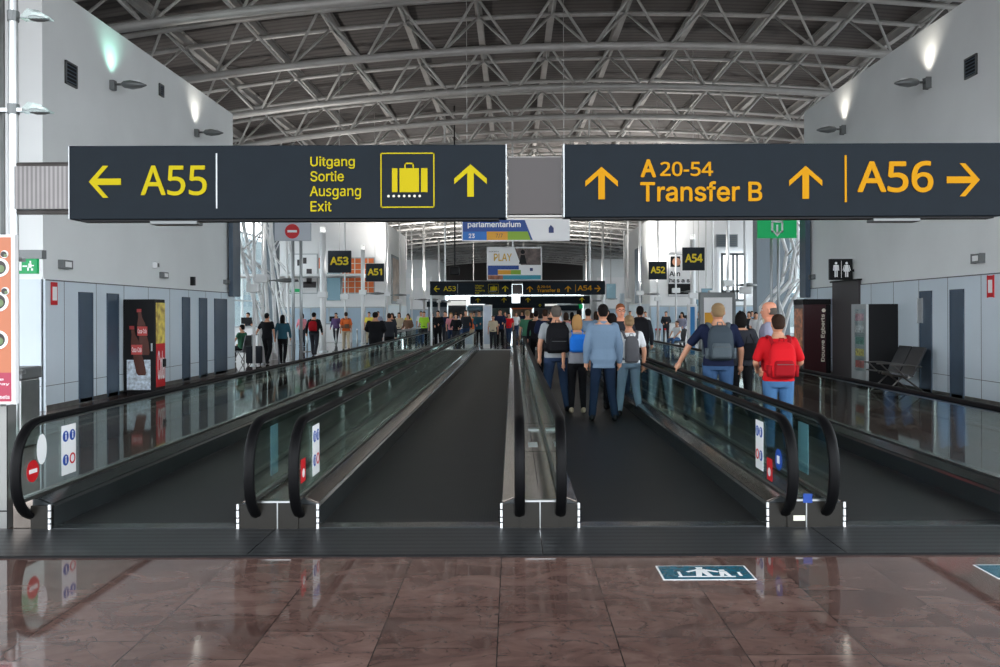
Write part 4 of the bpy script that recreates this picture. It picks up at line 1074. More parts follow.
# lit display kiosk behind the navy backpacker, blue totem, white totem, barriers, desks
t = thing('display_kiosk', 'grey framed poster kiosk with yellow print behind the backpackers at right', 'kiosk', (0, 27, 0))
p, q = at(700, 295, 27), at(736, 295, 27)
b = MB(); b.bbox(p.x, q.x, 0, .25, 0, 2.28, .02); b.build('kiosk_frame', M['lamp_grey'], t)
b = MB(); b.box(p.x+.12, q.x-.12, -.015, 0, .4, 2.12); b.build('poster_print', M['plain_white'], t)
b = MB(); b.box(p.x+.14, p.x+.42, -.02, -.015, .9, 1.65); b.build('yellow_print', M['gold'], t)
t = thing('blue_totem', 'tall narrow blue and white totem left of the poster kiosk', 'totem', (0, 30, 0)); p, q = at(688, 0, 30), at(697, 0, 30)
b = MB(); b.bbox(p.x, q.x, 0, .2, 0, 1.95, .02); b.build('totem_body', M['plain_white'], t); b = MB(); b.box(p.x+.08, q.x-.08, -.01, 0, .2, 1.85); b.build('blue_face', mat('totem_blue', lin(70, 150, 215), .5), t)
t = thing('white_totem', 'pale narrow advertising column at the far end of the left walkways', 'totem', (0, 41.0, 0)); p, q = at(483, 0, 41), at(492, 0, 41)
b = MB(); b.bbox(p.x, q.x, 0, .35, 0, 2.05, .02); b.build('totem_body', M['plain_white'], t); b = MB(); b.box(p.x+.04, q.x-.04, -.01, 0, .2, 1.98); b.build('front_face', mat('pale_blue_face', lin(205, 214, 228), .4), t)
t = thing('glass_barrier', 'low glass and steel barrier outside the far left walkway near the crowd', 'barrier', (-4.3, 31.5, 0))
b = MB(); b.box(-.03, .0, 0, 9, .1, .95); b.build('glass_pane', M['balustrade_glass'], t)
b = MB(); b.box(-.05, .02, 0, 9, .95, 1.02); b.box(-.05, .02, 0, 9, 0, .1); b.build('barrier_rail', M['steel'], t)
b = MB(); b.bbox(-.6, .02, -.1, 0, 0, 1.02, .02); b.build('end_cabinet', M['steel_dark'], t)
def desk(px, Y, lab, m='plain_white', w=1.2):
    t = thing('gate_desk', lab, 'desk', (at(px, 0, Y).x - .0, Y, 0), 0, 'gate desks')
    b = MB(); b.bbox(-w/2, w/2, 0, .6, 0, 1.05, .03); b.build('desk_body', M[m], t)
    b = MB(); b.bbox(-w/2-.05, w/2+.05, -.08, .65, 1.05, 1.1, .02); b.build('desk_top', M['aluminium'], t)
    b = MB(); b.bbox(-.25, .25, .2, .25, 1.2, 1.5, .015); b.box(-.03, .03, .2, .26, 1.1, 1.2); b.build('monitor', M['black'], t)
desk(333, 50, 'white gate desk with a monitor below the A53 sign', w=2.0); desk(391, 49, 'white gate desk right of the couple in black', w=1.6)
desk(684, 49, 'white gate desk behind the seated passengers at right', w=1.6); desk(245, 40, 'white gate desk beside the far end of the left wall', w=1.2)
# queue posts (chrome stanchions)
n = 0
stan = thing('queue_post', 'short chrome queue post among those left of the blue totem', 'queue post', (0, 0, 0), 0, 'chrome queue posts at right')
b = MB(); b.tube([(0,0,.02), (0,0,.95)], .03, 10); b.build('post', M['steel'], stan, True); b = MB(); b.tube([(0,0,0), (0,0,.025)], .17, 14); b.build('base', M['steel_dark'], stan); b = MB(); b.tube([(0,0,.93), (0,0,1.0)], .04, 10); b.build('head', M['red'], stan)
stan.location = (at(656, 0, 36).x, 36, 0)
for px, lab in ((660, 'second of the short chrome queue posts left of the blue totem'), (665, 'third of the short chrome queue posts left of the blue totem')):
    c = copy_tree(stan); c.location = (at(px, 0, 36).x, 36, 0); c['label'] = lab
stan['label'] = 'first and leftmost of the short chrome queue posts left of the blue totem'
for px, lab in ((244, 'leftmost thin white queue post at the left gate'), (307, 'thin white queue post left of the man with the red backpack'), (336, 'thin white queue post left of the orange backpack'), (357, 'thin white queue post right of the orange backpack')):
    c = copy_tree(stan); c.location = (at(px, 0, 38).x, 38, 0); c['label'] = lab; c['group'] = 'queue posts at the left gate'
    for h in c.children:
        if h.name.startswith('head'):
            h.data = h.data.copy(); h.data.materials[0] = M['white']

# shops and kiosks closing the far end of the hall
shop_cols = [lin(120, 125, 130), lin(70, 74, 80), lin(160, 165, 168), lin(90, 110, 105), lin(130, 110, 95), lin(60, 66, 74), lin(175, 178, 180), lin(100, 90, 88)]
for i, (px0, px1, Y, z, lab) in enumerate(((428, 446, 88, 3.0, 'pale grey shop kiosk at the far left end'), (448, 466, 104, 3.3, 'dark shop kiosk beyond the crowd at left'), (468, 484, 98, 2.6, 'light shop kiosk above the far crowd, left of centre'),
   (492, 510, 108, 3.2, 'greenish shop kiosk right of the pale column, far away'), (512, 532, 100, 2.8, 'brownish shop kiosk above the middle divider'), (534, 556, 106, 3.2, 'dark shop kiosk above the black backpack'), (558, 578, 92, 2.6, 'white shop kiosk above the blonde woman'), (572, 582, 112, 2.9, 'brown-grey shop kiosk at the far right end'))):
    p, q = at(px0, 0, Y), at(px1, 0, Y); t = thing('shop_kiosk', lab, 'kiosk', (0, Y, 0), 0, 'far shop kiosks')
    b = MB(); b.bbox(p.x, q.x, 0, 2.0, 0, z, .03); b.build('kiosk_body', mat('shop%d' % i, shop_cols[i], .5, var=(1.5, .35)), t)
    b = MB(); b.box(p.x-.1, q.x+.1, -.25, 0, z-.7, z-.15); b.build('fascia', M[['sign_dark', 'lightbox', 'teal', 'plain_white', 'orange', 'lightbox', 'sign_dark', 'green'][i]], t)
    b = MB(); b.box(p.x+.2, q.x-.2, -.6, -.1, 0, 1.0); b.build('counter', M['aluminium'], t)
for nm, px0, px1, Y in (('wall_far_low_left', -18.9, -8.3, 70), ('wall_far_low_right', 8.6, 18.9, 70)):
    b = MB(); b.box(px0, px1, Y, Y+.2, 0, 3.2); struct(nm, b, M['cladding'])

# made-up backdrop blocks outside the lounge windows, added to cut the blown-white sky
for nm, x0, x1 in (('wall_backdrop_left', -38, -31), ('wall_backdrop_right', 31, 38)):
    b = MB(); b.box(x0, x1, 45, 150, 0, 10.5); o = struct(nm, b, mat('backdrop_wall', (.24, .27, .29), .7))
    b = MB(); xx = x1 + .02 if x0 < 0 else x0 - .02
    for z in (2.5, 6.0):
        for k in range(26): b.box(xx-.02, xx+.02, 46 + k*4, 49 + k*4, z, z + 1.9)
    b.build('window_band', M['dark_strip'], o)

# ------------------------------------------------------------------ people
def fabric(name, rgb, k=.18, rough=.85):
    return mat('fabric_' + name, lin(*rgb), rough, spec=.2, bump=(22, .35), var=None)
def remesh(mb, name, voxel, m, parent, smooth=4):
    o = mb.build(name, m, None, normals=True)
    r = o.modifiers.new('r', 'REMESH'); r.mode = 'VOXEL'; r.voxel_size = voxel; r.use_smooth_shade = True
    s = o.modifiers.new('s', 'SMOOTH'); s.factor = .5; s.iterations = smooth
    dg = bpy.context.evaluated_depsgraph_get(); dg.update()
    me = bpy.data.meshes.new_from_object(o.evaluated_get(dg))
    old = o.data; o.modifiers.clear(); o.data = me; bpy.data.meshes.remove(old)
    me.name = name; me.polygons.foreach_set('use_smooth', [True]*len(me.polygons))
    o.parent = parent
    return o
STAND = dict(eL=(-.25,-.03,1.14), wL=(-.25,.05,.89), eR=(.25,-.03,1.14), wR=(.25,.05,.89), kL=(-.10,.02,.50), aL=(-.11,-.03,.09), kR=(.10,.02,.50), aR=(.11,-.03,.09))
def pose(**k):
    d = dict(STAND); d.update(k); return d
WALK = pose(kL=(-.09,.14,.52), aL=(-.09,.22,.09), kR=(.09,.0,.50), aR=(.09,-.26,.13), eL=(-.24,-.12,1.16), wL=(-.25,-.08,.92), eR=(.24,.04,1.15), wR=(.24,.18,.95))
STEP = pose(kL=(-.13,.03,.50), aL=(-.17,-.02,.09), kR=(.12,.05,.50), aR=(.17,-.05,.09))
FOLD = pose(eL=(-.26,.02,1.16), wL=(-.12,.22,1.12), eR=(.26,.02,1.16), wR=(.12,.22,1.06))
HOLD = pose(eL=(-.27,-.02,1.16), wL=(-.2,.22,1.05), eR=(.27,-.02,1.16), wR=(.2,.22,1.05))
SIT = pose(kL=(-.13,.42,.50), aL=(-.13,.44,.09), kR=(.13,.42,.50), aR=(.13,.44,.09), wL=(-.16,.3,.62), wR=(.16,.3,.62), eL=(-.25,.05,.85), eR=(.25,.05,.85), sit=-.42)
def torso_rings(e, z0, z1, w=1.0, hem=0):
    R = [(.86,.150,.115,0),(.93,.172,.128,-.01),(1.00,.165,.118,-.005),(1.08,.152,.108,0),(1.18,.160,.112,0),(1.28,.178,.122,0),(1.36,.188,.120,0),(1.42,.180,.100,-.005),(1.455,.13,.08,-.008),(1.485,.075,.065,-.005),(1.53,.058,.06,0)]
    return [(0, y, z, (rx+e)*w, (ry+e)*w) for z, rx, ry, y in R if z0 <= z <= z1]
def limb(b, pts, rs, e, n=12):
    # smooth the chain by inserting points
    P = [Vector(p) for p in pts]; out = []; ro = []
    for i in range(len(P)-1):
        for k in range(5):
            u = k/5; out.append(P[i].lerp(P[i+1], u)); ro.append(rs[i]*(1-u)+rs[i+1]*u + e)
    out.append(P[-1]); ro.append(rs[-1]+e)
    for _ in range(2):
        out = [out[0]] + [(out[i-1]+out[i]*2+out[i+1])/4 for i in range(1, len(out)-1)] + [out[-1]]
    b.tube(out, ro, n)
    b.ell(out[0], (ro[0],)*3, 12, 6); b.ell(out[-1], (ro[-1],)*3, 12, 6)
def hand(b, wrist, d, side, curl=.5):
    w = Vector(wrist); d = Vector(d).normalized()
    fw = Vector((0, 1, 0)); ax = d.cross(fw)
    if ax.length < .2: ax = d.cross(Vector((0, 0, 1)))
    ax.normalize()
    n = ax.cross(d).normalized()   # palm width direction
    inw = ax * (-side)
    pc = w + d*.05
    b.tube([w, w+d*.03, w+d*.085], [.024, .036, .034], 10, sx=1.0)
    for k, L in enumerate((.068, .078, .072, .055)):
        o = n * ((1.5-k)*.019)
        p0 = w + d*.075 + o; p1 = p0 + d*L*.55 + inw*.01*curl; p2 = p1 + d*L*.45 + inw*L*.55*curl
        b.tube([p0, p1, p2], [.0095, .009, .0075], 7)
    p0 = w + d*.03 + n*.028; b.tube([p0, p0 + d*.035 + n*.028, p0 + d*.065 + n*.03 + inw*.012], [.012, .011, .009], 7)
def make_person(name, label, loc, face=0, h=1.75, P=STAND, skin='skin', hair=None, top=None, sleeve='short', legs=None, shoes='black', hairstyle='short', jacket=None, voxel=.012, w=1.0, turn=0, front=False, collar=None, female=False, group=None, hem=.90, headgear=None, belt=None):
    """turn = head turn about z (radians)"""
    t = thing(name, label, 'person', loc, face, group); sc = h/1.75; t.scale = (sc*w, sc*w, sc)
    dz = P.get('sit', 0)
    D = lambda p: (p[0], p[1], p[2])
    S = {-1: (-.172, 0, 1.418+dz), 1: (.172, 0, 1.418+dz)}
    Hp = {-1: (-.092, 0, .92+dz), 1: (.092, 0, .92+dz)}
    key = {-1: 'L', 1: 'R'}
    tw = .93 if female else 1.0
    def torso(b, e, z0, z1, ww=1.0): b.rings([(x, y, z+dz, rx*ww*tw, ry*ww) for x, y, z, rx, ry in torso_rings(e, z0, z1)], 24, 2.3)
    RT = Matrix.Translation((0, .0, 1.6+dz)) @ Matrix.Rotation(turn, 4, 'Z') @ Matrix.Translation((0, 0, -1.6))
    def head_pts(b2, b):
        b.add([RT @ Vector(v) for v in b2.v], b2.f)
    b = MB(); torso(b, 0, .8, 1.6)
    hb = MB()
    hb.rings([(0,.035,1.515,.02,.03),(0,.03,1.53,.045,.055),(0,.02,1.56,.060,.080),(0,.008,1.60,.070,.094),(0,.0,1.645,.075,.099),(0,-.004,1.69,.073,.096),(0,-.006,1.72,.062,.082),(0,-.008,1.742,.040,.055),(0,-.008,1.750,.012,.018)], 20)
    hb.ell((0,.102,1.605), (.014,.020,.022), 8, 6); hb.ell((0,.096,1.63), (.010,.012,.028), 8, 6)
    for s in (-1, 1): hb.ell((s*.076,-.002,1.625), (.012,.020,.032), 8, 6)
    hb.ell((0,.085,1.568), (.026,.014,.010), 8, 6)
    head_pts(hb, b)
    for s in (-1, 1):
        e, wv = P['e'+key[s]], P['w'+key[s]]
        mid = Vector(e).lerp(Vector(wv), .35)
        limb(b, [S[s], e, mid, wv], [.052,.040,.039,.026], 0)
        if voxel < .015: hand(b, wv, Vector(wv)-Vector(e), s)
        else: d = (Vector(wv)-Vector(e)).normalized(); b.ell(Vector(wv)+d*.07, (.035,.035,.075), 8, 6)
        k, a = P['k'+key[s]], P['a'+key[s]]
        limb(b, [Hp[s], k, Vector(k).lerp(Vector(a), .35), a], [.085,.055,.052,.036], 0)
        b.ell(Vector(a)+Vector((0,.06,-.05)), (.035,.11,.03), 10, 6)
    remesh(b, 'body', voxel*.75 if voxel < .015 else voxel, M[skin], t, 2)
    # trousers / jeans / skirt
    b = MB()
    b.rings([(0, 0, .84+dz, .14, .12), (0, -.01, .92+dz, .178*tw, .137), (0, 0, 1.0+dz, .172*tw, .128), (0, 0, 1.03+dz, .165*tw, .122)], 22, 2.3)
    for s in (-1, 1):
        k, a = Vector(P['k'+key[s]]), Vector(P['a'+key[s]])
        if legs != 'skirt':
            limb(b, [Hp[s], k, k.lerp(a, .4), a - (a-k).normalized()*.01], [.092,.064,.058,.052 if not female else .042], .006, 14)
    remesh(b, 'trousers', voxel, M[legs] if legs in M else fabric('denim', (60, 80, 110)), t, 2)
    # shoes
    for s in (-1, 1):
        a = P['a'+key[s]]; b = MB(); b.ell((a[0], a[1]+.05, a[2]-.045), (.047,.135,.045), 12, 8); b.ell((a[0], a[1]-.01, a[2]-.02), (.045,.06,.06), 12, 8)
        b2 = MB(); remesh(b, 'shoe', max(.012, voxel), M[shoes], t, 2)
    # top
    ht = hem
    def upper(nm, m, e, z0, slv, nl=1.47):
        b = MB(); rr = [(x, y, z+dz, rx*tw, ry) for x, y, z, rx, ry in torso_rings(e, max(z0, .86), nl)]
        f = rr[0]; rr = [(0, f[1], z0+dz, f[3]*1.03, f[4]*1.03)] + [r for r in rr if r[2] > z0+dz+.02]
        b.rings(rr, 24, 2.3)
        for s in (-1, 1):
            ev, wv = Vector(P['e'+key[s]]), Vector(P['w'+key[s]]); sh = Vector(S[s])
            if slv == 'long': limb(b, [sh, ev, wv - (wv-ev).normalized()*.01], [.054,.046,.034], e*.6, 14)
            elif slv == 'half': limb(b, [sh, sh.lerp(ev, .80)], [.052,.050], e*.8, 14)
            elif slv == 'short': limb(b, [sh, sh.lerp(ev, .62)], [.055,.053], e*.9, 14)
            else: limb(b, [sh + Vector((-s*.03,0,.0)), sh.lerp(ev, .05)], [.05,.05], e, 12)
        return remesh(b, nm, voxel, m, t, 2)
    upper('shirt', M[top], .012 if not jacket else .003, ht if not jacket else .98, sleeve if not jacket else 'none', 1.47)
    if jacket: upper('jacket', M[jacket], .022, ht-.06, 'long', 1.47)
    if collar:
        b = MB(); b.rings([(0,-.006,1.445+dz,.095,.082),(0,-.006,1.49+dz,.072,.07),(0,-.004,1.505+dz,.070,.068)], 18); remesh(b, 'collar', voxel*.7, M[collar], t, 1)
    # hair
    if hair:
        b = MB(); hb = MB()
        if hairstyle == 'fringe':   # bald crown with short hair around the back and sides
            hb.rings([(0,-.028,1.575,.066,.075),(0,-.022,1.62,.079,.086),(0,-.026,1.655,.078,.082),(0,-.034,1.675,.06,.06)], 20)
        else:
            hb.rings([(0,-.034,1.570,.048,.056),(0,-.028,1.60,.068,.078),(0,-.018,1.65,.080,.090),(0,-.010,1.695,.080,.100),(0,-.008,1.730,.066,.086),(0,-.010,1.757,.038,.05),(0,-.010,1.764,.01,.015)], 20)
        if hairstyle == 'long':
            hb.rings([(0,-.055,1.40,.06,.03),(0,-.055,1.44,.085,.04),(0,-.048,1.52,.092,.055),(0,-.035,1.60,.092,.075),(0,-.02,1.67,.088,.09)], 20)
        if hairstyle == 'bob':
            hb.rings([(0,-.045,1.49,.065,.045),(0,-.04,1.53,.09,.07),(0,-.03,1.60,.098,.09),(0,-.018,1.68,.093,.100),(0,-.012,1.74,.07,.09),(0,-.012,1.775,.03,.045)], 20)
        if hairstyle == 'bun': hb.ell((0,-.10,1.70), (.045,.045,.045), 12, 8)
        head_pts(hb, b)
        remesh(b, 'hair', .009 if voxel < .015 else .016, M[hair], t, 1)
    if front and voxel < .015:
        for s in (-1, 1):
            b = MB(); hb = MB(); hb.ell((s*.030, .086, 1.640), (.013, .010, .007), 10, 8); head_pts(hb, b); b.build('eye', M['plain_white'], t, True)
            b = MB(); hb = MB(); hb.ell((s*.030, .095, 1.640), (.006, .004, .006), 8, 6); head_pts(hb, b); b.build('iris', M['eye_dark'], t, True)
            b = MB(); hb = MB(); hb.tube([(s*.015,.098,1.657),(s*.032,.096,1.661),(s*.048,.084,1.656)], .004, 6); head_pts(hb, b); b.build('eyebrow', M[hair or 'skin'], t, True)
        b = MB(); hb = MB(); hb.ell((0,.097,1.566), (.024,.006,.006), 10, 6); head_pts(hb, b); b.build('mouth', M['lips'], t, True)
    return t
def glasses(t, turn=0):
    for s in (-1, 1):
        b = MB(); pts = [(s*.031 + .024*math.cos(2*PI*k/14), .107, 1.637 + .018*math.sin(2*PI*k/14)) for k in range(15)]
        b.tube(pts, .0028, 6); b.tube([(s*.055,.107,1.642),(s*.080,.08,1.642),(s*.082,.0,1.635)], .0028, 6); b.build('spectacle_frame', M['black'], t)
def dims(t): return t.scale[0], t.scale[2]
def backpack(t, m, m2, label, name='backpack', width=.30, height=.46, z0=1.0, depth=.17, yoff=0.0, pocket=True, straps='black', grp='backpacks'):
    """worn on the back of person t (which faces +Y in its own frame)"""
    r = thing(name, label, 'backpack', t.location[:], t.rotation_euler[2], grp); r.scale = t.scale
    y1 = -.128 + yoff
    b = MB(); w2 = width/2
    R = []
    for u, kw, kd in ((0,.80,.55),(.06,.95,.85),(.25,1.0,1.0),(.55,1.0,1.0),(.80,.92,.85),(.94,.70,.6),(1,.42,.35)):
        R.append((0, y1 - depth/2*kd, z0 + height*u, w2*kw, depth/2*kd))
    b.rings(R, 24, 3.2); remesh(b, 'main_bag', .012, M[m], r, 3)
    if pocket:
        b = MB(); b.rings([(0, y1-depth-.0, z0+.03, w2*.66, .03), (0, y1-depth-.01, z0+.06, w2*.76, .045), (0, y1-depth-.01, z0+height*.42, w2*.74, .045), (0, y1-depth, z0+height*.50, w2*.62, .028)], 20, 3.0); remesh(b, 'front_pocket', .010, M[m2], r, 2)
        b = MB(); b.tube([(-w2*.6, y1-depth-.054, z0+height*.40), (w2*.6, y1-depth-.054, z0+height*.40)], .005, 6); b.build('zip', M['lamp_grey'], r)
        for s in (-1, 1):
            b = MB(); b.rings([(s*w2*.98, y1-depth*.5, z0+.03, .03, .055), (s*w2*.98, y1-depth*.5, z0+.17, .035, .06)], 12, 2.5); b.build('side_pocket', M[m2], r, True)
    for s in (-1, 1):
        b = MB(); b.tube([(s*.09, y1-.01, z0+height*.9), (s*.115, -.06, 1.475), (s*.12, .02, 1.485), (s*.125, .11, 1.42), (s*.135, .145, 1.30), (s*.155, .12, 1.14), (s*.165, .0, 1.05), (s*.13, y1-.02, z0+.06)], .014, 8, sx=2.0); b.build('shoulder_strap', M[straps], r, True)
    b = MB(); b.tube([(-.03, y1-.03, z0+height*.96), (-.025, y1-.03, z0+height+.04), (.025, y1-.03, z0+height+.04), (.03, y1-.03, z0+height*.96)], .007, 6); b.build('top_handle', M[straps], r)
    return r
def shoulder_bag(t, m, label, x=-.2, z=.95, w=.26, h=.28, name='shoulder_bag', dpt=.12, y=-.14):
    r = thing(name, label, 'bag', t.location[:], t.rotation_euler[2], 'bags carried by people'); r.scale = t.scale
    b = MB(); b.rings([(x, y, z, w*.45, dpt*.5), (x, y, z+.04, w*.5, dpt*.55), (x, y, z+h*.7, w*.46, dpt*.5), (x, y, z+h, w*.36, dpt*.28)], 20, 3); remesh(b, 'bag_body', .011, M[m], r, 2)
    for s in (-1, 1):
        b = MB(); b.tube([(x+s*.07, y, z+h-.02), (x*.85+s*.03, y+.02, z+h+.12), (x*.8, -.02, 1.485), (x*.85+s*.02, .09, 1.42), (x+s*.05, .06, z+h-.03)], .008, 6); b.build('strap', M[m], r, True)
    return r

for n_, c_ in {'grey_shirt': (150,155,158), 'navy': (24,32,58), 'jacket_blue': (112,134,156), 'dark_blue': (24,40,62), 'jeans': (62,92,130), 'jeans_light': (108,132,148), 'jeans_dark': (38,54,80), 'jeans_bright': (72,112,155), 'white_tee': (222,224,226), 'red_tee': (200,22,32), 'blue_top': (30,110,205), 'grey_top': (128,130,136), 'black_cloth': (18,18,22), 'charcoal': (44,46,52), 'pack_grey': (62,72,80), 'pack_pocket': (84,94,100), 'red_pack': (205,24,34), 'red_dark': (150,16,26), 'green_cloth': (60,110,85), 'neon': (165,215,60), 'brown_cloth': (105,80,65), 'pink_cloth': (215,140,150), 'orange_cloth': (215,105,50), 'yellow_cloth': (220,200,80), 'beige': (190,175,150), 'bag_grey': (92,92,96), 'purple_cloth': (90,70,110), 'stripe_top': (150,150,170), 'teal_cloth': (40,80,95)}.items():
    fabric(n_, c_); MATS[n_] = MATS['fabric_' + n_]
mat('hair_brown', lin(52, 36, 27), .75, spec=.15, bump=(60, .6)); mat('hair_dark', lin(17, 13, 12), .75, spec=.12, bump=(60, .6)); mat('hair_grey', lin(86, 80, 74), .75, spec=.15, bump=(60, .6)); mat('hair_blond', lin(165, 125, 78), .75, spec=.15, bump=(60, .6)); mat('hair_sand', lin(140, 115, 84), .75, spec=.15, bump=(60, .6)); mat('hair_red', lin(120, 68, 40), .75, spec=.15, bump=(60, .6))

BZ = .012
def pt(px, s): Y = F/s; return ((px - VX)/s, Y, BZ)
# --- on the walkway right of the divider
p = make_person('person', 'man in a pale blue jacket and dark trousers seen from behind', pt(603, 65.7), 0, 1.77, STEP, 'skin', 'hair_dark', 'white_tee', 'long', 'dark_blue', 'black', jacket='jacket_blue', hem=.86, w=1.0, collar='jacket_blue')
p = make_person('person', 'grey-haired man in grey t-shirt and dark jeans carrying a black backpack', pt(556, 60), math.radians(4), 1.76, STEP, 'skin', 'hair_grey', 'grey_shirt', 'short', 'jeans_dark', 'black', w=1.08)
backpack(p, 'black_cloth', 'black_cloth', 'large black backpack on the grey-haired man in a grey t-shirt', width=.36, height=.50, z0=.98, depth=.2)
p = make_person('person', 'blonde woman in grey top and black trousers left of the blue jacket', pt(577, 61), 0, 1.60, STAND, 'skin', 'hair_blond', 'grey_top', 'half', 'black_cloth', 'beige', hairstyle='bob', female=True, hem=.9, w=.98)
r = thing('shawl_bag', 'bright blue bag slung on the back of the blonde woman', 'bag', p.location[:], 0, 'bags carried by people'); r.scale = p.scale
b = MB(); b.rings([(0.02,-.16,1.10,.13,.04),(0.02,-.17,1.14,.165,.06),(0.02,-.165,1.34,.17,.06),(0.02,-.14,1.42,.12,.045)], 20, 2.6); remesh(b, 'bag_body', .011, M['blue_top'], r, 3)
for s in (-1, 1): b = MB(); b.tube([(s*.09, -.14, 1.38), (s*.1, -.03, 1.485), (s*.11, .10, 1.42), (s*.14, .1, 1.15), (s*.13, -.12, 1.12)], .012, 8); b.build('strap', M['blue_top'], r, True)
p = make_person('person', 'woman in a white top and pale jeans right of the blue jacket', pt(629, 63), math.radians(6), 1.60, STEP, 'skin', 'hair_sand', 'white_tee', 'short', 'jeans_light', 'black', hairstyle='bun', female=True, w=1.06, hem=.93)
backpack(p, 'bag_grey', 'bag_grey', 'grey slouchy bag on the back of the woman in white', name='grey_backpack', width=.24, height=.46, z0=.94, depth=.13, pocket=False, straps='bag_grey')
p = make_person('person', 'man with glasses and reddish hair facing the camera behind the woman in white', pt(620.5, 56), PI + .1, 1.80, FOLD, 'skin_pink', 'hair_red', 'charcoal', 'long', 'jeans_dark', 'black', front=True)
p.location = ((620.5-VX)/56, F/56, BZ); glasses(p)
p = make_person('person', 'dark-haired woman just left of the man with glasses, seen from behind', pt(612, 59), -.4, 1.62, STAND, 'skin', 'hair_dark', 'black_cloth', 'long', 'black_cloth', 'black', hairstyle='bob', female=True)
# --- on the far right walkway
p = make_person('person', 'big man in navy t-shirt and jeans with his hand on the rail, seen from behind', pt(718, 72), math.radians(-6), 1.765, pose(eL=(-.34,.05,1.17), wL=(-.45,.10,.93), eR=(.27,.02,1.14), wR=(.28,.12,.90)), 'skin', 'hair_sand', 'navy', 'half', 'jeans', 'black', w=1.15, hem=.9)
backpack(p, 'pack_grey', 'pack_pocket', 'grey hiking backpack on the big man in navy', width=.30, height=.48, z0=.98, depth=.18, straps='pack_pocket')
p = make_person('person', 'dark-haired person in black jacket between the navy backpacker and the red t-shirt', pt(741, 62), math.radians(-20), 1.64, HOLD, 'skin', 'hair_dark', 'black_cloth', 'long', 'black_cloth', 'black', hairstyle='bob', jacket='charcoal', w=1.05)
shoulder_bag(p, 'black_cloth', 'black shoulder bag on the person in the black jacket', x=.16)
p = make_person('person', 'young man in a bright red t-shirt and blue jeans seen from behind', pt(778, 86), math.radians(-3), 1.615, HOLD, 'skin', 'hair_brown', 'red_tee', 'half', 'jeans_bright', 'black', w=1.05, hem=.92)
backpack(p, 'red_pack', 'red_dark', 'red backpack on the young man in the red t-shirt', width=.31, height=.46, z0=.96, depth=.16, straps='red_dark')
p = make_person('person', 'balding man with grey hair, in profile behind the red t-shirt', pt(769, 72), math.radians(70), 1.79, STAND, 'skin_pink', 'hair_grey', 'stripe_top', 'short', 'charcoal', 'black', hairstyle='fringe', front=True)
p = make_person('person', 'person with a big black backpack at the divider, right of the man with glasses', pt(640, 46.5), math.radians(-10), 1.78, WALK, 'skin', 'hair_dark', 'charcoal', 'long', 'black_cloth', 'black')
backpack(p, 'black_cloth', 'charcoal', 'big black backpack right of the man with glasses', width=.40, height=.58, z0=.95, depth=.26, pocket=False)
# --- left, outside the walkways
p = make_person('person', 'person in black coat standing left of the far left walkway, the nearer of two', (-4.35, 27.5, 0), 0, 1.70, FOLD, 'skin', 'hair_dark', 'black_cloth', 'long', 'black_cloth', 'black', jacket='black_cloth', w=1.2, voxel=.016, hem=.8)
p = make_person('person', 'dark-clothed person close beside the one in the black coat, on the right', (-4.75+.95+.0, 29.8, 0), .3, 1.66, STAND, 'skin', 'hair_brown', 'charcoal', 'long', 'black_cloth', 'black', voxel=.016)
p.location = (-4.3, 30.2, 0)
p = make_person('person', 'man in black vest and grey sleeves pulling a suitcase by the left wall', (at(267,0,28.5).x, 28.5, 0), -.15, 1.68, pose(eL=(-.32,-.05,1.16), wL=(-.42,-.05,.98), kL=(-.09,.12,.52), aL=(-.09,.18,.09), aR=(.09,-.22,.13)), 'skin', 'hair_dark', 'black_cloth', 'short', 'black_cloth', 'black', voxel=.016)
p = make_person('person', 'long-haired woman in dark clothes right of the man with the suitcase', (at(281,0,28.5).x, 28.7, 0), .1, 1.62, WALK, 'skin', 'hair_dark', 'teal_cloth', 'long', 'black_cloth', 'black', hairstyle='long', female=True, voxel=.016)
t = thing('suitcase', 'dark trolley suitcase pulled by the man at the left wall', 'suitcase', (at(254,0,28.2).x, 28.2, 0))
b = MB(); b.bbox(-.24, .24, -.14, .14, .06, .62, .04); b.build('suitcase_body', M['charcoal'], t)
for s in (-1, 1):
    b = MB(); b.tube([(s*.1, .1, .6), (s*.1, .1, .98)], .01, 6); b.build('handle_bar', M['aluminium'], t)
    b = MB(); b.tube([(s*.2-.015, 0, .04), (s*.2+.015, 0, .04)], .04, 10); b.build('wheel', M['black'], t)
b = MB(); b.tube([(-.11, .1, .98), (.11, .1, .98)], .014, 6); b.build('grip', M['black'], t)
p = make_person('person', 'man in a black jacket wearing a dark red backpack at the left gate', (at(314,0,34.5).x, 34.5, 0), 0, 1.70, WALK, 'skin', 'hair_dark', 'black_cloth', 'long', 'charcoal', 'black', voxel=.016, w=1.15)
backpack(p, 'red_dark', 'red_dark', 'dark red backpack on the man in black at the left gate', width=.3, height=.42, z0=1.0, pocket=False)
p = make_person('person', 'person in an orange shirt walking at the left gate below the A53 sign', (at(346,0,38.5).x, 38.5, 0), .3, 1.72, WALK, 'skin', 'hair_brown', 'orange_cloth', 'half', 'beige', 'black', voxel=.016)
backpack(p, 'orange_cloth', 'brown_cloth', 'orange backpack worn below the A53 sign', width=.3, height=.44, z0=1.0, straps='brown_cloth')

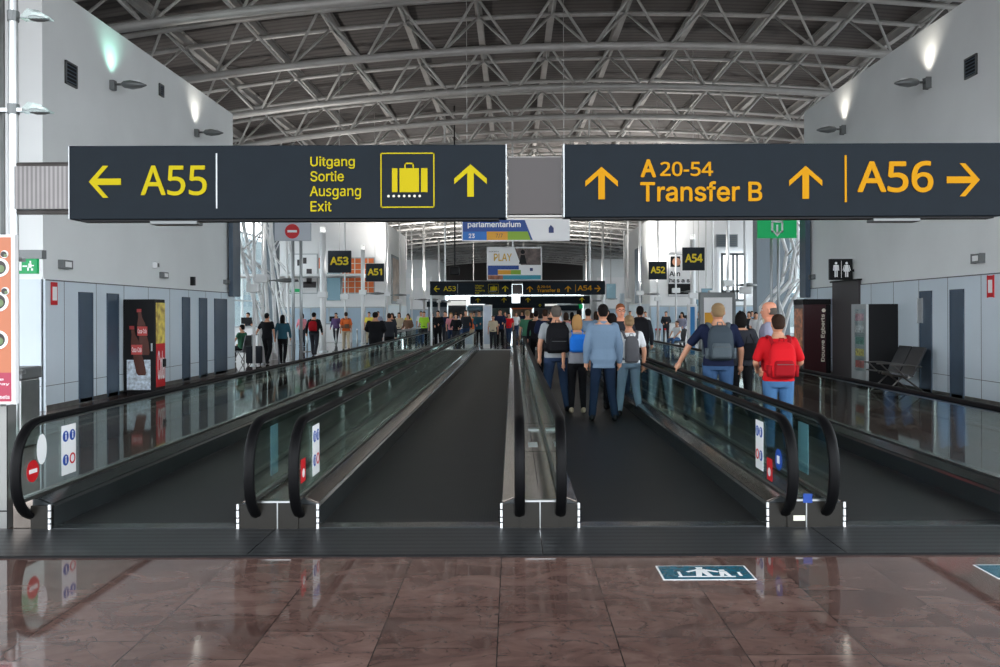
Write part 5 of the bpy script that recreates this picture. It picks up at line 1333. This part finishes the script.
# --- distant people: a few figures built once, then copied with their own clothes
protos = []
for k, (P_, hs, fem, slv, jk) in enumerate(((STAND, 'short', False, 'short', None), (WALK, 'short', False, 'long', None), (WALK, 'long', True, 'short', None), (HOLD, 'bob', True, 'long', None), (FOLD, 'short', False, 'long', 'charcoal'))):
    pr = make_person('person', 'x', (0, 0, 0), 0, 1.75, P_, 'skin', 'hair_dark', 'charcoal', slv, 'black_cloth', 'black', hairstyle=hs, female=fem, jacket=jk, voxel=.024)
    protos.append(pr)
sit_proto = make_person('person', 'x', (0, 0, 0), 0, 1.75, SIT, 'skin', 'hair_dark', 'charcoal', 'short', 'black_cloth', 'black', voxel=.024)
ptmp = thing('backpack', 'x', 'backpack')
used = set()
def far_person(k, px, Y, rot, h, top, legs, hair, label, group):
    pr = sit_proto if k == 's' else protos[k]
    if k in used: c = copy_tree(pr)
    else: c = pr; used.add(k)
    s = h/1.75; c.location = (at(px, 0, Y).x, Y, 0); c.rotation_euler = (0, 0, rot); c.scale = (s, s, s)
    c['label'] = label; c['group'] = group
    for ch in c.children:
        nm = ch.name.split('.')[0]
        m = {'shirt': top, 'jacket': top, 'trousers': legs, 'hair': hair}.get(nm)
        if m: ch.material_slots[0].link = 'OBJECT'; ch.material_slots[0].material = M[m]
    return c
bpy.data.objects.remove(ptmp)
G1 = 'people at the far end of the left walkways'; G2 = 'people ahead on the right walkway'; G3 = 'people in the right gate area'; G4 = 'people in the left gate area'
FP = [
 (3, 408, 40, 2.8, 1.62, 'brown_cloth', 'charcoal', 'hair_brown', 'woman in brown left of the green-vest person in the far crowd', G1),
 (0, 424, 44, 3.1, 1.75, 'neon', 'charcoal', 'hair_brown', 'person in a bright green vest in the far left crowd', G1),
 (4, 438, 40.5, 3.0, 1.78, 'black_cloth', 'black_cloth', 'hair_dark', 'tall person in black beside the green vest', G1),
 (2, 451, 41.5, 3.3, 1.68, 'pink_cloth', 'jeans_dark', 'hair_blond', 'person in pink in front of the far left crowd', G1),
 (1, 445, 47, 3.1, 1.76, 'navy', 'charcoal', 'hair_dark', 'person in navy between black and pink in the far crowd', G1),
 (3, 461, 45, 3.1, 1.66, 'white_tee', 'jeans', 'hair_dark', 'person in a white top right of the pink one in the far crowd', G1),
 (1, 466, 42.5, 3.0, 1.80, 'charcoal', 'jeans_dark', 'hair_dark', 'tall person in charcoal in the middle of the far crowd', G1),
 (0, 471, 43.5, 3.2, 1.66, 'orange_cloth', 'beige', 'hair_blond', 'person with fair hair in an orange top left of the pale column', G1),
 (4, 479, 43, 3.1, 1.78, 'teal_cloth', 'black_cloth', 'hair_dark', 'dark-jacketed person touching the left side of the pale column', G1),
 (4, 500, 42, 3.3, 1.84, 'navy', 'black_cloth', 'hair_dark', 'tall person in dark blue just right of the pale column', G1),
 (0, 493, 40, 3.1, 1.55, 'beige', 'charcoal', 'hair_brown', 'person in beige in front of the pale column right side', G1),
 (2, 509, 46, 3.0, 1.66, 'red_tee', 'jeans_dark', 'hair_dark', 'person in red at the far end of the middle divider', G1),
 (0, 484, 62, 3.1, 1.75, 'white_tee', 'charcoal', 'hair_brown', 'person in white far beyond the pale column', G1),
 (1, 456, 60, 3.1, 1.75, 'stripe_top', 'jeans', 'hair_dark', 'person in grey-mauve far back behind the left crowd', G1),
 (3, 432, 58, 3.1, 1.70, 'purple_cloth', 'charcoal', 'hair_dark', 'person in purple far back behind the green vest', G1),
 (2, 408, 56, 2.9, 1.65, 'yellow_cloth', 'charcoal', 'hair_dark', 'person in yellow far back at the left pole', G1),
 (0, 527.5, 29, 0, 1.74, 'green_cloth', 'charcoal', 'hair_sand', 'person in green close to the divider ahead of the black backpack', G2),
 (1, 536, 26, 0, 1.72, 'black_cloth', 'black_cloth', 'hair_dark', 'dark person ahead of the grey-haired man, next to the green shirt', G2),
 (4, 545, 23, 0, 1.75, 'navy', 'black_cloth', 'hair_brown', 'person in dark blue right behind the grey-haired backpacker', G2),
 (3, 566, 28, 0, 1.66, 'pink_cloth', 'jeans', 'hair_brown', 'person in pink between the backpacker and the blonde woman', G2),
 (0, 588, 22, 0, 1.76, 'jacket_blue', 'jeans_dark', 'hair_dark', 'man in light blue shirt ahead of the blue jacket', G2),
 (2, 572, 34, 0, 1.68, 'brown_cloth', 'charcoal', 'hair_dark', 'person in brown far ahead above the blonde woman', G2),
 (1, 557, 46, 0, 1.75, 'white_tee', 'jeans', 'hair_dark', 'person in white far ahead over the black backpack', G2),
 (1, 645.5, 47, 2.9, 1.72, 'white_tee', 'charcoal', 'hair_dark', 'person in a white shirt far behind the big black backpack at right', G3),
 (0, 630, 50, 3.1, 1.75, 'stripe_top', 'charcoal', 'hair_brown', 'person in grey stripes far right behind the glasses man', G3),
 (3, 682, 40, 2.4, 1.66, 'stripe_top', 'charcoal', 'hair_dark', 'woman in grey standing left of the blue totem', G3),
 ('s', 677, 38, 2.2, 1.70, 'white_tee', 'jeans', 'hair_brown', 'person in white sitting left of the blue totem', G3),
 (1, 700, 32, .6, 1.72, 'teal_cloth', 'black_cloth', 'hair_dark', 'dark-clothed person between the blue totem and the navy man', G3),
 (3, 749, 36, 2.6, 1.68, 'charcoal', 'charcoal', 'hair_brown', 'dark person just right of the poster kiosk in the gate crowd', G3),
 (2, 756, 33, 2.9, 1.66, 'white_tee', 'jeans', 'hair_dark', 'dark-haired woman in white in the right gate crowd', G3),
 (0, 761, 40, 3.0, 1.74, 'beige', 'charcoal', 'hair_dark', 'person in beige behind the balding man at right', G3),
 (4, 740, 44, 3.0, 1.74, 'grey_top', 'charcoal', 'hair_brown', 'person in grey far behind the poster kiosk', G3),
 (0, 369, 47, 3.0, 1.74, 'yellow_cloth', 'beige', 'hair_brown', 'person in yellow below the A51 sign', G4),
 (1, 378, 50, 3.0, 1.78, 'stripe_top', 'charcoal', 'hair_brown', 'person in light grey right of the yellow one', G4),
 (3, 392, 42, 2.6, 1.66, 'charcoal', 'black_cloth', 'hair_brown', 'dark person right behind the two in black coats', G4),
 (2, 399, 44, 3.0, 1.70, 'beige', 'charcoal', 'hair_dark', 'long-haired person in beige right of the black coats', G4),
 ('s', 242, 30, 1.2, 1.70, 'green_cloth', 'black_cloth', 'hair_dark', 'seated person in green at the end of the left wall', G4),
 (1, 336, 46, 3.0, 1.70, 'purple_cloth', 'charcoal', 'hair_dark', 'person in purple behind the orange backpack', G4),
 (3, 302, 44, 3.0, 1.66, 'pink_cloth', 'charcoal', 'hair_brown', 'woman in pink left of the red backpack, farther back', G4),
 (0, 248, 42, 2.6, 1.72, 'charcoal', 'jeans', 'hair_dark', 'person in charcoal behind the seated one at left', G4),

 (0, 421, 50, 3.1, 1.78, 'white_tee', 'charcoal', 'hair_brown', 'person in white behind the green vest, far back', G1),
 (4, 446, 52, 3.2, 1.72, 'brown_cloth', 'charcoal', 'hair_brown', 'brown-jacketed person far back left of the pale column', G1),
 (3, 456, 39.8, 3.0, 1.64, 'black_cloth', 'charcoal', 'hair_dark', 'woman in black just right of the one in pink', G1),
 (1, 474, 56, 3.1, 1.74, 'green_cloth', 'jeans', 'hair_dark', 'person in green far back near the pale column', G1),
 (0, 505, 58, 3.1, 1.74, 'charcoal', 'charcoal', 'hair_dark', 'person in charcoal far back right of the pale column', G1),
 (2, 516, 55, 3.0, 1.70, 'white_tee', 'jeans_dark', 'hair_brown', 'person in white far back over the middle divider', G1),
 (4, 522, 62, 3.1, 1.76, 'navy', 'charcoal', 'hair_dark', 'person in navy farthest back over the middle divider', G1),
 (3, 532, 40, 0, 1.66, 'red_tee', 'charcoal', 'hair_brown', 'person in red far ahead behind the green shirt', G2),
 (0, 550, 33, 0, 1.78, 'charcoal', 'charcoal', 'hair_grey', 'tall grey-haired person ahead of the black backpack', G2),
 (4, 579, 27, 0, 1.74, 'black_cloth', 'charcoal', 'hair_dark', 'dark-jacketed person ahead between the blonde woman and the blue jacket', G2),
 (2, 596, 30, 0, 1.70, 'beige', 'jeans', 'hair_brown', 'woman in beige ahead of the blue jacket', G2),
 (1, 608, 36, 0, 1.76, 'green_cloth', 'charcoal', 'hair_dark', 'person in green far ahead left of the glasses man', G2),
 (0, 752, 46, 3.1, 1.72, 'jacket_blue', 'jeans', 'hair_brown', 'person in light blue far back in the right gate crowd', G3),
 (4, 666, 48, 2.8, 1.72, 'charcoal', 'charcoal', 'hair_dark', 'dark-jacketed person near the thick column at right', G3),
]
for a in FP: far_person(*a)
# chairs under the two seated people
for px, Y, rot, lab in ((677, 38, 2.2, 'metal gate chair under the seated person in white'), (242, 30, 1.2, 'metal gate chair under the seated person in green')):
    t = thing('waiting_chair', lab, 'chair', (at(px, 0, Y).x, Y, 0), rot, 'chairs in the gate areas')
    b = MB(); b.bbox(-.26, .26, -.25, .25, .34, .39, .02); b.build('seat', M['seat_steel'], t)
    b = MB(); b.prism([(-.20, .39), (-.23, .39), (-.36, .92), (-.33, .93)], -.26, .26, 'x'); b.build('backrest', M['seat_steel'], t)
    for s in (-1, 1): b = MB(); b.tube([(s*.2, .2, 0), (s*.2, 0, .35), (s*.2, -.25, 0)], .018, 6); b.build('leg', M['steel_dark'], t)
